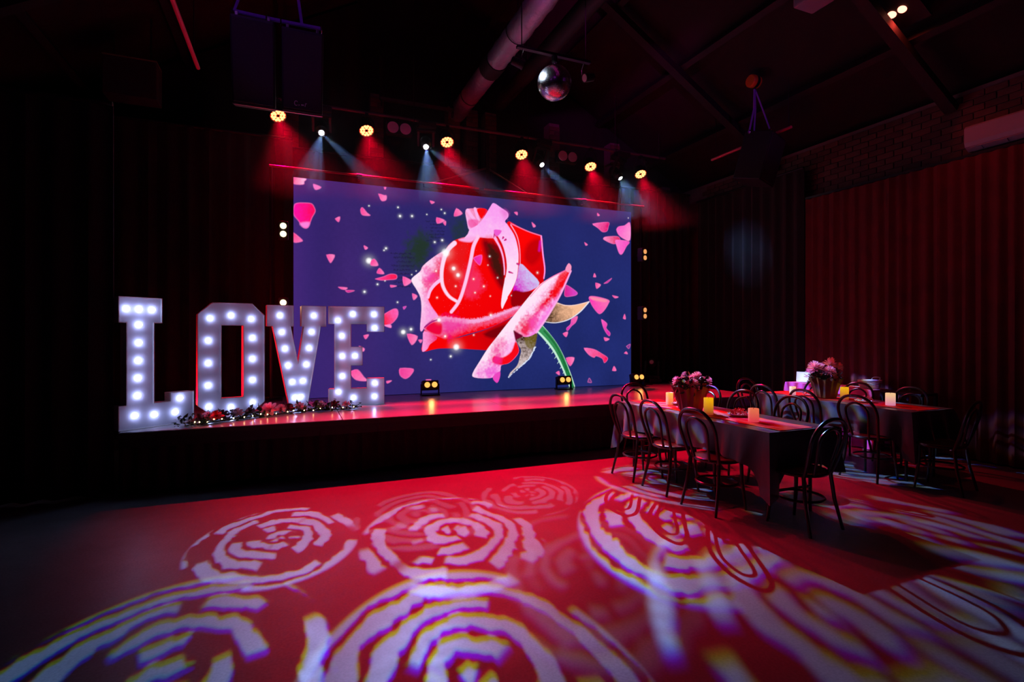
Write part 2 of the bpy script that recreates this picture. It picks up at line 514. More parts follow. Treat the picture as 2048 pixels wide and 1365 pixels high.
NX, NZ = 820, 452
gx = np.linspace(WX0, WX1, NX + 1)
gz = np.linspace(WZ0, WZ1, NZ + 1)
GX, GZ = np.meshgrid(gx, gz)
dx = (WX1 - WX0) / NX
rng = np.random.RandomState(5)
def vnoise(cx, cz, seed=0):
    rs = np.random.RandomState(seed)
    g = rs.rand(cz + 2, cx + 2)
    X = (GX - WX0) / (WX1 - WX0) * cx
    Z = (GZ - WZ0) / (WZ1 - WZ0) * cz
    i, j = np.clip(X.astype(int), 0, cx), np.clip(Z.astype(int), 0, cz)
    a, b = X - i, Z - j
    a, b = a * a * (3 - 2 * a), b * b * (3 - 2 * b)
    return g[j, i] * (1 - a) * (1 - b) + g[j, i + 1] * a * (1 - b) + g[j + 1, i] * (1 - a) * b + g[j + 1, i + 1] * a * b
def L3(c):
    return np.array(s2l(c))
N1, N2, N3 = vnoise(60, 34, 1), vnoise(200, 110, 2), vnoise(420, 230, 3)
NB = vnoise(14, 5, 9)
# dark blue background drifting to violet towards one end
IMG = np.zeros((NZ + 1, NX + 1, 3))
q = np.clip((GX - WX0) / 3.0, 0, 1)[..., None]
IMG[:] = L3((68, 36, 112)) * (1 - q) + L3((32, 42, 108)) * q
IMG *= (0.82 + 0.32 * NB + 0.08 * (N2 - .5))[..., None]
qv = np.clip((GZ - 2.4) / 1.4, 0, 1)[..., None] * q
IMG = IMG * (1 - 0.5 * qv) + L3((42, 38, 104)) * 0.5 * qv
qb = (np.sin(GX * 5.3) * 0.5 + 0.5)[..., None] * (1 - q)
IMG = IMG * (1 - 0.4 * qb) + L3((38, 36, 110)) * 0.4 * qb

def zoompts(pts, z=None):
    """z = (x0, y0, scale) of an enlarged crop in which the points were noted"""
    if z is not None:
        pts = [(z[0] + x / z[2], z[1] + y / z[2]) for x, y in pts]
    return [onscreen(*p) for p in pts]
Z8 = (800.0, 390.0, 3.413)
def segdist(X, Z, A, B):
    d = (B[0] - A[0], B[1] - A[1])
    l2 = d[0] ** 2 + d[1] ** 2 + 1e-12
    t = np.clip(((X - A[0]) * d[0] + (Z - A[1]) * d[1]) / l2, 0, 1)
    return (X - A[0] - t * d[0]) ** 2 + (Z - A[1] - t * d[1]) ** 2
def blend(sl_, mask, col, alpha):
    if isinstance(col, np.ndarray) and col.ndim == 3:
        c = col
    elif callable(col):
        c = col(sl_)
    else:
        c = L3(col)
    IMG[sl_] = IMG[sl_] * (1 - (mask * alpha)[..., None]) + c * (mask * alpha)[..., None]
def region(P, pad):
    xs, zs = [p[0] for p in P], [p[1] for p in P]
    i0 = max(0, int((min(xs) - pad - WX0) / dx)); i1 = min(NX + 1, int((max(xs) + pad - WX0) / dx) + 2)
    dz = (WZ1 - WZ0) / NZ
    j0 = max(0, int((min(zs) - pad - WZ0) / dz)); j1 = min(NZ + 1, int((max(zs) + pad - WZ0) / dz) + 2)
    return (slice(j0, max(j1, j0)), slice(i0, max(i1, i0)))
CLIP = [None]
def fill(pts, col, z=Z8, soft=0.008, alpha=1.0, sm=3, rough=0.0, grow=0.0, base=False, clip=False):
    P = zoompts(pts, z)
    if sm > 1:
        P = [(v.x, v.y) for v in smooth_path([(p[0], p[1], 0) for p in P], sm, closed=True)]
    s = region(P, soft + rough)
    X, Z = GX[s], GZ[s]
    if X.size == 0: return
    ins = np.zeros(X.shape, bool)
    dd = np.full(X.shape, 1e9)
    for i in range(len(P)):
        A, B = P[i], P[(i + 1) % len(P)]
        dd = np.minimum(dd, segdist(X, Z, A, B))
        if A[1] != B[1]:
            c = ((A[1] > Z) != (B[1] > Z)) & (X < (B[0] - A[0]) * (Z - A[1]) / (B[1] - A[1]) + A[0])
            ins ^= c
    sd = np.where(ins, np.sqrt(dd), -np.sqrt(dd)) + grow
    if rough:
        sd = sd + (N1[s] - .5) * rough * .9 + (N2[s] - .5) * rough * .7 + (N3[s] - .5) * rough * .25
        soft = max(soft, rough * 1.5)
    m = np.clip(sd / soft + 0.5, 0, 1)
    if clip:
        m = m * CLIP[0][s]
    if base:
        CLIP[0] = np.zeros(GX.shape)
        CLIP[0][s] = m
    blend(s, m, col, alpha)
def stroke(pts, w, col, z=Z8, soft=0.008, alpha=1.0, w2=None, rough=0.0):
    """w = width in the crop's pixels; converted to metres at the stroke"""
    P = [(v.x, v.y) for v in smooth_path([(p[0], p[1], 0) for p in zoompts(pts, z)], 5)]
    k = 0.0083 / (z[2] if z else 1.0)
    r1, r2 = w * k / 2, (w if w2 is None else w2) * k / 2
    s = region(P, max(r1, r2) + soft)
    X, Z = GX[s], GZ[s]
    if X.size == 0: return
    sd = np.full(X.shape, -1e9)
    n = len(P) - 1
    for i in range(n):
        rr = r1 + (r2 - r1) * i / n
        sd = np.maximum(sd, rr - np.sqrt(segdist(X, Z, P[i], P[i + 1])))
    if rough: sd = sd + (N3[s] - .5) * rough
    blend(s, np.clip(sd / soft + 0.5, 0, 1), col, alpha)
def dot(px, py, r, col=(255, 255, 255), glow=2.2, amp=1.0):
    x, z = onscreen(px, py)
    k = 0.0068
    s = region([(x, z)], r * k * glow * 2)
    d = np.sqrt((GX[s] - x) ** 2 + (GZ[s] - z) ** 2) / (r * k)
    m = np.clip(1.25 - d, 0, 1) + 0.28 * np.exp(-(d / glow * 1.3) ** 2)
    blend(s, np.clip(m, 0, 1), col, amp)
def grad(c0, c1, p0, p1, z=Z8, tex=0.0, tn=None):
    A, B = zoompts([p0, p1], z)
    d = (B[0] - A[0], B[1] - A[1])
    l2 = d[0] ** 2 + d[1] ** 2
    a, b = L3(c0), L3(c1)
    def f(s):
        t = ((GX[s] - A[0]) * d[0] + (GZ[s] - A[1]) * d[1]) / l2
        n = (N3 if tn is None else tn)[s]
        t = np.clip(t + (n - .5) * tex * .35 + (N2[s] - .5) * tex * .5 + (N1[s] - .5) * tex * .4, 0, 1)[..., None]
        return a * (1 - t) + b * t
    return f
# dim green leaves behind the rose, with scan lines
for pts, al in (([(60, 330), (150, 280), (200, 330), (190, 420), (120, 480), (60, 440)], .85), ([(110, 270), (180, 250), (220, 300), (170, 400), (90, 380)], .6), ([(370, 180), (440, 160), (470, 250), (420, 320), (370, 290)], .7), ([(10, 420), (90, 400), (130, 460), (60, 520), (0, 500)], .5)):
    fill(pts, (34, 52, 36), alpha=al, soft=0.05, rough=0.12)
for k in range(9):
    y = 400 + k * 28
    stroke([(-60 + 20 * (k % 3), y), (70 + 30 * (k % 2), y + 2)], 7, (32, 24, 62), alpha=0.6, soft=0.01, rough=0.03)
for k in range(7):
    y = 180 + k * 22
    stroke([(180 + 30 * (k % 2), y), (300, y + 3)], 6, (30, 26, 60), alpha=0.5, soft=0.01, rough=0.03)
PK, RD, MG, WH = (252, 178, 236), (246, 8, 10), (244, 36, 176), (255, 226, 246)
# sepal, stem
stroke([(940, 900), (1000, 965), (1060, 1045), (1105, 1130), (1145, 1225), (1175, 1310)], 66, (196, 238, 214), w2=44)
stroke([(950, 905), (1008, 965), (1067, 1045), (1110, 1130), (1148, 1225), (1176, 1310)], 48, grad((60, 150, 90), (24, 120, 62), (940, 900), (1150, 1280), tex=.5), w2=28)
stroke([(985, 930), (1055, 1015), (1105, 1110), (1140, 1200)], 13, (10, 84, 40), alpha=.7, w2=8, soft=.02)
for k in range(7):
    stroke([(1010 + k * 19, 1000 + k * 34), (998 + k * 19, 1016 + k * 34)], 6, (190, 230, 215), w2=2)
fill([(1055, 735), (1120, 752), (1190, 755), (1245, 742), (1290, 728), (1282, 745), (1225, 800), (1150, 850), (1060, 873), (975, 866), (1010, 810)], grad((60, 34, 18), (250, 190, 150), (1000, 860), (1180, 770), tex=.6))
stroke([(1290, 730), (1230, 798), (1150, 852), (1060, 874), (985, 866)], 9, (226, 226, 240), w2=4)
stroke([(1060, 735), (1130, 755), (1200, 752), (1288, 730)], 5, (250, 214, 210))
fill([(932, 940), (925, 1010), (905, 1075), (872, 1130), (832, 1168), (785, 1195), (742, 1248), (752, 1215), (800, 1165), (818, 1105), (826, 1060), (800, 1010), (790, 960), (860, 960)], grad((70, 42, 24), (206, 186, 186), (880, 960), (850, 1150), tex=1.3))
fill([(932, 945), (922, 1030), (880, 1050), (850, 1000), (860, 960)], (112, 96, 30), alpha=.75, rough=.02)
stroke([(922, 1040), (880, 1120), (830, 1165), (742, 1246)], 10, (214, 226, 250), w2=4, rough=.02)
# back petal at the side
fill([(735, 185), (800, 212), (870, 250), (962, 280), (974, 350), (978, 420), (990, 505), (982, 560), (975, 610), (930, 640), (800, 520), (790, 330)], grad((252, 4, 4), (214, 0, 10), (800, 350), (960, 560)))
fill([(870, 340), (935, 300), (962, 330), (960, 420), (900, 480), (850, 430)], (176, 0, 8), alpha=.7, soft=.08)
stroke([(745, 190), (870, 248), (962, 279)], 7, (255, 120, 170), w2=7)
stroke([(964, 282), (975, 400), (988, 505), (982, 570)], 11, (255, 150, 226), w2=9)
stroke([(958, 320), (950, 380)], 16, (214, 20, 190), alpha=.7, soft=.03)
# small petals at the crown
fill([(448, 104), (500, 92), (575, 92), (600, 120), (560, 180), (510, 240), (472, 240), (456, 180)], grad(PK, (236, 20, 60), (470, 180), (575, 120), tex=.4))
stroke([(462, 105), (500, 160), (530, 190)], 22, PK)
stroke([(512, 95), (535, 170)], 20, PK)
fill([(525, 98), (585, 98), (560, 160), (545, 150)], RD)
fill([(470, 170), (530, 170), (535, 200), (490, 228), (466, 205)], (240, 40, 150), alpha=.7, soft=.03)
# body
fill([(330, 345), (400, 300), (520, 282), (660, 292), (712, 370), (728, 500), (708, 660), (760, 690), (830, 640), (960, 600), (890, 700), (800, 770), (640, 830), (500, 855), (380, 850), (215, 850), (165, 720), (190, 640), (270, 560), (285, 440)], grad((250, 6, 4), (238, 0, 6), (300, 400), (700, 800)), base=True)
fill([(560, 300), (640, 305), (690, 380), (718, 520), (715, 620), (690, 640), (640, 560), (590, 440)], (120, 0, 12), soft=.09, alpha=.95, clip=True)
fill([(600, 340), (650, 370), (690, 470), (700, 570), (660, 540), (620, 440)], (44, 22, 14), soft=.06, alpha=.85, rough=.04, clip=True)
fill([(420, 560), (500, 470), (560, 640), (480, 700), (430, 660)], (244, 60, 120), soft=.12, alpha=.55, rough=.1, clip=True)
fill([(310, 430), (400, 330), (470, 360), (440, 560), (370, 690), (300, 600)], (226, 26, 30), soft=.1, alpha=.7, rough=.1, clip=True)
# broad pale petal folding over the top, ending in a point
fill([(640, 56), (690, 88), (735, 120), (738, 152), (716, 182), (748, 215), (785, 272), (806, 340), (816, 410), (817, 480), (800, 560), (778, 620), (742, 690), (712, 750), (698, 778), (690, 745), (700, 660), (716, 570), (722, 480), (712, 400), (690, 340), (655, 300), (600, 296), (520, 290), (440, 300), (462, 268), (478, 235), (530, 205), (578, 145), (618, 78)], grad((250, 158, 240), WH, (660, 100), (720, 600), tex=.35))
fill([(520, 300), (600, 280), (660, 300), (700, 360), (680, 350), (620, 318)], RD, alpha=.5, soft=.06, rough=.05)
stroke([(650, 268), (690, 335), (714, 410), (724, 490), (716, 560)], 15, (222, 6, 20), w2=11)
stroke([(640, 285), (678, 350), (702, 420), (712, 500), (712, 545)], 16, (254, 176, 232), w2=6)
stroke([(742, 196), (788, 270), (810, 345), (818, 430), (806, 560), (776, 640), (740, 700)], 25, (240, 6, 14), w2=14)
stroke([(756, 205), (798, 280), (817, 370), (820, 470)], 7, (255, 170, 210), w2=4)
fill([(690, 105), (735, 118), (730, 150), (712, 178), (705, 150)], (226, 70, 186), alpha=.5, rough=.06, soft=.02)
for p in ((650, 245, 640, 290), (705, 290, 700, 300), (722, 305, 712, 312), (745, 527, 770, 535), (800, 470, 830, 490)):
    stroke([(p[0], p[1]), (p[2], p[3])], 14, (206, 40, 130), w2=5)
fill([(640, 240), (695, 245), (660, 285)], (238, 90, 206))
# outer petal on the other side
fill([(300, 385), (225, 428), (157, 485), (138, 522), (80, 572), (86, 604), (112, 645), (140, 705), (146, 790), (137, 915), (152, 930), (175, 890), (235, 842), (262, 830), (214, 760), (190, 700), (214, 630), (278, 578), (292, 520), (300, 440)], grad(WH, (248, 150, 220), (120, 560), (260, 600), tex=.5), base=True)
fill([(270, 420), (300, 440), (292, 540), (250, 590), (200, 620), (160, 590), (200, 540)], (240, 20, 60), soft=.08, rough=.12, alpha=.9, clip=True)
fill([(150, 520), (200, 510), (230, 560), (180, 600), (150, 570)], (250, 70, 190), soft=.06, rough=.1, alpha=.6, clip=True)
fill([(190, 690), (215, 640), (270, 590), (250, 700), (250, 790), (215, 770)], (245, 60, 150), soft=.06, rough=.12, alpha=.5, clip=True)
stroke([(285, 575), (238, 612), (206, 655), (192, 700)], 22, (252, 190, 238), w2=16)
# hoops: the bright edges of the inner petals
stroke([(372, 330), (330, 372), (300, 440), (284, 530), (292, 620), (332, 690), (388, 728)], 30, (255, 214, 242), w2=17, soft=.014)
stroke([(532, 286), (502, 350), (484, 440), (466, 520), (446, 600), (418, 690), (392, 745), (350, 800)], 24, (255, 196, 236), w2=20, soft=.014)
stroke([(500, 460), (480, 560), (462, 640)], 10, (232, 30, 90), w2=4, alpha=.7)
fill([(400, 305), (480, 286), (520, 290), (490, 320), (440, 320)], (252, 170, 228), soft=.03)
dot(891, 506, 9, glow=2.0)
# cup: lilac inner face and shade
fill([(820, 470), (880, 520), (952, 602), (900, 650), (820, 668), (772, 655), (800, 560)], grad((206, 190, 240), (214, 26, 200), (900, 570), (800, 640), tex=.7))
fill([(770, 655), (840, 662), (905, 660), (880, 710), (800, 765), (758, 750)], (150, 0, 10), soft=.03)
# lower petals
fill([(152, 1070), (158, 1000), (166, 925), (240, 955), (340, 985), (560, 930), (700, 870), (770, 840), (730, 900), (655, 985), (602, 1055), (540, 1058), (400, 1050), (260, 1050)], grad((246, 2, 4), (200, 0, 10), (300, 1050), (620, 900)))
fill([(570, 950), (700, 890), (740, 890), (660, 980)], (92, 0, 10), soft=.05, alpha=.8)
fill([(152, 1070), (156, 1000), (166, 930), (255, 975), (205, 1020), (185, 1055)], grad((252, 150, 216), (240, 60, 130), (165, 1000), (240, 990), tex=.5))
fill([(165, 905), (235, 846), (330, 838), (430, 852), (560, 848), (690, 808), (770, 770), (830, 762), (790, 815), (700, 868), (590, 915), (450, 955), (330, 985), (235, 958), (180, 930)], grad((240, 120, 180), (246, 4, 20), (470, 855), (490, 930), tex=.6))
stroke([(250, 852), (330, 850), (480, 864), (600, 842), (720, 800), (800, 772)], 34, (246, 168, 216), soft=.03, w2=16, rough=.03)
fill([(300, 850), (420, 860), (440, 900), (350, 960), (290, 920)], (240, 20, 150), soft=.09, alpha=.7, rough=.12)
fill([(172, 912), (230, 868), (285, 880), (280, 950), (230, 950)], (236, 4, 60), soft=.03)
stroke([(168, 905), (215, 868), (262, 852)], 9, (170, 20, 120))
# long front petal
fill([(1150, 468), (1168, 492), (1160, 540), (1130, 602), (1093, 684), (1040, 775), (990, 862), (932, 940), (872, 970), (820, 962), (785, 938), (792, 995), (812, 1062), (790, 1108), (742, 1150), (692, 1164), (684, 1205), (655, 1238), (600, 1253), (508, 1247), (496, 1218), (545, 1135), (600, 1048), (655, 978), (722, 892), (800, 795), (880, 695), (960, 608), (1050, 552), (1130, 512)], grad(WH, (250, 130, 226), (720, 960), (820, 1050), tex=.6), base=True)
fill([(1170, 500), (1140, 600), (1060, 700), (990, 770), (940, 830), (920, 850), (900, 840), (940, 770), (1000, 690), (1080, 590)], (240, 10, 40), soft=.06, rough=.09, alpha=1.0, clip=True)
fill([(1080, 560), (1150, 500), (1150, 560), (1090, 660), (1040, 700)], RD, soft=.04, alpha=.8, clip=True)
fill([(930, 850), (900, 920), (850, 965), (795, 935), (830, 880), (890, 830)], (240, 14, 70), soft=.06, rough=.09, alpha=.95, clip=True)
fill([(985, 780), (940, 860), (900, 900), (880, 860), (920, 810)], (250, 90, 200), soft=.06, rough=.1, alpha=.6, clip=True)
stroke([(1166, 520), (1130, 604), (1092, 686), (1040, 777), (985, 865), (930, 940)], 12, (255, 170, 232), w2=14, soft=.015)
stroke([(1130, 516), (1040, 560), (965, 612), (890, 695)], 9, (250, 90, 170), w2=6, alpha=.7)
fill([(1128, 512), (1150, 468), (1170, 490), (1158, 530)], (250, 150, 190))
fill([(790, 1000), (815, 1062), (788, 1110), (742, 1152), (690, 1163), (632, 1144), (640, 1100), (700, 1110), (760, 1070)], (246, 8, 24), soft=.025, clip=True)
fill([(640, 1020), (700, 1000), (690, 1120), (640, 1130)], (242, 40, 150), soft=.06, rough=.12, alpha=.8, clip=True)
fill([(500, 1225), (560, 1170), (660, 1200), (650, 1236), (560, 1250)], (238, 50, 204), soft=.06, rough=.12, alpha=.7, clip=True)
fill([(775, 925), (800, 940), (840, 965), (800, 985), (790, 1000), (778, 950)], (110, 0, 40), soft=.02)
fill([(632, 1245), (680, 1205), (682, 1245), (662, 1285)], (236, 70, 190))
# drops on the petals
for k in range(300):
    x, y = rng.uniform(290, 560), rng.uniform(330, 780)
    px, py = 800 + x / 3.413, 390 + y / 3.413
    dot(px, py, rng.uniform(.2, .45), (255, 110, 140), 1.0, .45)
for x, y, r in ((366, 503, 4.6), (396, 548, 4.6), (246, 520, 2), (384, 1040, 7), (266, 855, 4), (308, 966, 2.4), (620, 822, 2.6), (612, 420, 1.6), (572, 625, 1.8), (502, 575, 1.8), (666, 566, 1.3), (938, 532, 1.8), (380, 624, 1.6), (512, 668, 1.6), (253, 702, 1.4), (616, 692, 1.1), (503, 957, 1.3), (210, 1126, 1.4), (346, 1103, 2.3), (22, 937, 5), (75, 918, 3), (237, 323, 2), (288, 310, 2.2), (82, 145, 2.2), (183, 134, 1.2), (282, 100, 1.4), (305, 125, 1.7), (0, 145, 2.6), (110, 520, 1), (80, 545, 1.2), (1558, 158, 1.2), (760, 688, 1), (600, 480, 1)):
    dot(800 + x / 3.413, 390 + y / 3.413, r)
for px, py, r in ((738, 522, 6.5), (796, 415, 1.6), (729, 584, 2.4), (772, 497, 2.2), (768, 501, 1.4), (738, 412, 1.3), (795, 605, 1.5), (755, 569, 1.8), (770, 562, 1.2)):
    dot(px, py, r)
# loose petals drifting over the picture
def petal(pts, a=(252, 60, 150), b=(252, 130, 190), z=None):
    xs = sorted(pts)
    fill(pts, grad(a, b, xs[0], xs[-1], z=z, tex=.4), z=z, soft=.01, sm=3)
    stroke(pts + [pts[0]], 1.6 * (z[2] if z else 1), (252, 120, 196), z=z, alpha=.45)
ZA, ZB, ZC, ZD = (580., 350., 9.1), (640., 480., 5.686), (1120., 420., 6.825), (1120., 580., 6.5)
petal([(62, 45), (270, 62), (290, 90), (255, 120), (240, 172), (62, 160)], (252, 90, 150), (255, 190, 230), ZA)
petal([(85, 535), (150, 512), (270, 510), (390, 525), (440, 590), (458, 670), (400, 780), (325, 955), (240, 955), (150, 830), (75, 740), (60, 640)], (250, 20, 170), (252, 10, 80), ZA)
fill([(180, 880), (350, 860), (325, 955), (240, 955)], (252, 130, 220), z=ZA, soft=.03)
petal([(428, 168), (565, 225), (480, 270), (440, 240)], (252, 110, 200), (250, 120, 190), ZA)
petal([(825, 800), (905, 765), (885, 855)], z=ZA)
petal([(1300, 600), (1330, 605), (1400, 690), (1455, 740), (1320, 730), (1285, 650)], z=ZA)
petal([(62, 1055), (215, 1180), (200, 1215), (62, 1220)], (252, 60, 130), (252, 110, 180), ZA)
petal([(1350, 1290), (1410, 1330), (1370, 1355)], z=ZA)
petal([(75, 172), (165, 175), (130, 252), (110, 250)], z=ZB)
petal([(500, 70), (540, 90), (515, 108)], z=ZB)
petal([(580, 240), (620, 220), (660, 290), (580, 290)], z=ZB)
petal([(655, 350), (680, 325), (728, 385), (652, 380)], z=ZB)
petal([(630, 445), (720, 420), (800, 390), (868, 400), (865, 445), (780, 455), (700, 460)], (250, 60, 150), (250, 20, 70), ZB)
petal([(945, 420), (1030, 465), (965, 520)], z=ZB)
petal([(1050, 612), (1105, 640), (1065, 682)], z=ZB)
petal([(800, 515), (870, 525), (810, 540)], z=ZB)
petal([(210, 538), (305, 545), (290, 565), (245, 560)], z=ZB)
petal([(290, 575), (390, 578), (320, 598)], (220, 30, 150), (200, 40, 120), ZB)
petal([(945, 765), (980, 758), (955, 790)], (200, 40, 190), (200, 60, 190), ZB)
petal([(700, 870), (830, 790), (882, 800), (878, 880), (800, 960), (700, 960)], (250, 20, 50), (252, 100, 190), ZB)
petal([(730, 975), (800, 965), (805, 1000)], (252, 140, 210), (252, 140, 210), ZB)
petal([(990, 1072), (1108, 1100), (1045, 1195)], z=ZB)
petal([(1120, 1140), (1160, 1140), (1145, 1172)], z=ZB)
petal([(497, 1090), (552, 1080), (520, 1128)], z=ZB)
petal([(445, 1210), (505, 1240), (485, 1270)], z=ZB)
petal([(445, 190), (655, 170), (660, 230), (640, 290), (580, 300), (520, 250)], (250, 110, 190), (226, 10, 110), ZC)
petal([(770, 270), (800, 230), (880, 215), (955, 180), (955, 410), (870, 395), (800, 340)], (252, 90, 200), (254, 150, 210), ZC)
petal([(592, 400), (620, 370), (770, 362), (815, 390), (810, 430), (740, 465), (660, 440)], (252, 140, 200), (226, 20, 90), ZC)
petal([(760, 410), (940, 435), (905, 500), (850, 600), (810, 595), (775, 500)], (252, 120, 210), (246, 70, 190), ZC)
petal([(335, 445), (375, 475), (350, 485)], z=ZC)
petal([(510, 45), (540, 75), (512, 80)], z=ZC)
petal([(455, 915), (470, 868), (490, 915)], z=ZC)
petal([(485, 998), (555, 1025), (500, 1075)], z=ZC)
petal([(600, 1005), (705, 935), (650, 995)], (210, 40, 160), (190, 30, 150), ZC)
petal([(70, 1060), (95, 1030), (225, 1120), (225, 1160), (150, 1180), (65, 1175)], (220, 30, 140), (214, 70, 200), ZC)
petal([(715, 1170), (795, 1190), (750, 1205)], z=ZC)
petal([(375, 110), (400, 85), (500, 95), (632, 135), (628, 180), (580, 260), (530, 308), (490, 300), (420, 210)], (250, 40, 180), (252, 110, 180), ZD)
fill([(400, 90), (600, 130), (580, 160), (420, 130)], (252, 140, 170), z=ZD, soft=.03)
petal([(150, 380), (225, 345), (205, 420), (150, 470), (100, 530), (85, 500), (135, 450)], (214, 30, 180), (250, 110, 170), ZD)
petal([(38, 570), (100, 548), (80, 612)], z=ZD)
petal([(538, 385), (610, 440), (600, 500), (650, 560), (640, 600), (600, 560), (560, 480)], (252, 90, 190), (220, 40, 170), ZD)
petal([(572, 620), (640, 640), (590, 665)], z=ZD)
petal([(312, 758), (440, 775), (540, 830), (620, 890), (578, 950), (550, 895), (470, 860), (440, 880), (370, 840)], (250, 110, 180), (244, 20, 90), ZD)
petal([(78, 888), (185, 885), (132, 990)], z=ZD)
petal([(680, 1050), (702, 995), (730, 1050)], z=ZD)
petal([(820, 370), (840, 318), (852, 380)], z=ZD)
petal([(862, 735), (912, 708), (895, 765)], (130, 50, 140), (130, 60, 150), ZD)
petal([(835, 825), (860, 805), (878, 835)], z=ZD)
petal([(360, 1200), (380, 1150), (410, 1205)], (110, 60, 130), (110, 60, 130), ZD)
petal([(20, 560), (78, 590), (30, 620)], z=Z8)
petal([(500, 432), (558, 412), (545, 480)], (236, 30, 160), (246, 60, 180), Z8)
petal([(0, 1185), (90, 1190), (70, 1235), (35, 1255), (0, 1230)], (236, 60, 150), (250, 90, 170), Z8)
for pts in ([(205, 40), (235, 50), (215, 60)], [(250, 155), (305, 175), (255, 195)], [(295, 190), (312, 180), (310, 208)], [(385, 92), (425, 128), (370, 145)], [(780, 120), (800, 118), (800, 138)], [(900, 188), (925, 212), (910, 220)], [(1065, 1215), (1085, 1205), (1088, 1230)]):
    petal(pts, z=Z8)
for pts in ([(760, 395), (772, 391), (772, 400), (764, 402)], [(757, 388), (771, 393), (764, 401)], [(768, 375), (772, 375), (770, 379)], [(700, 745), (715, 740), (728, 755), (735, 762), (712, 760)], [(773, 763), (783, 762), (775, 767)], [(852, 760), (862, 760), (857, 764)]):
    petal(pts)
# faint pixel rows of the panel
IMG *= (0.965 + 0.035 * np.cos(np.arange(NZ + 1) * PI))[:, None, None]
IMG = np.clip(IMG, 0, 1)

led = thing('led_screen', 'large LED wall showing a big red rose and drifting pink petals', 'screen', ((WX0 + WX1) / 2, WY, ST))
ox, oy, oz = (WX0 + WX1) / 2, WY, ST
me = bpy.data.meshes.new('display')
nv = (NX + 1) * (NZ + 1)
co = np.empty((nv, 3), np.float32)
co[:, 0] = GX.ravel() - ox
co[:, 1] = -0.001
co[:, 2] = GZ.ravel() - oz
i, j = np.meshgrid(np.arange(NX), np.arange(NZ))
k = (j * (NX + 1) + i).ravel()
quads = np.stack([k, k + 1, k + NX + 2, k + NX + 1], 1).astype(np.int32)
nf = len(quads)
me.vertices.add(nv); me.loops.add(nf * 4); me.polygons.add(nf)
me.vertices.foreach_set('co', co.ravel())
me.loops.foreach_set('vertex_index', quads.ravel())
me.polygons.foreach_set('loop_start', np.arange(0, nf * 4, 4, dtype=np.int32))
me.polygons.foreach_set('loop_total', np.full(nf, 4, np.int32))
me.update(calc_edges=True)
ca = me.color_attributes.new('picture', 'FLOAT_COLOR', 'POINT')
ca.data.foreach_set('color', np.concatenate([IMG.reshape(-1, 3), np.ones((nv, 1))], 1).astype(np.float32).ravel())
ms = bpy.data.materials.new('led_display')
ms.use_nodes = True
nt = ms.node_tree
nt.nodes.clear()
at = nt.nodes.new('ShaderNodeAttribute'); at.attribute_name = 'picture'
em = nt.nodes.new('ShaderNodeEmission'); em.inputs[1].default_value = 1.05
ou = nt.nodes.new('ShaderNodeOutputMaterial')
nt.links.new(at.outputs['Color'], em.inputs[0]); nt.links.new(em.outputs[0], ou.inputs[0])
me.materials.append(ms)
mobj('display', me, led)
MB().box((0, 0.06, (WZ0 + WZ1) / 2 - oz), (WX1 - WX0 + 0.03, 0.11, WZ1 - WZ0 + 0.008)).build('cabinet', M['blackplastic'], led)

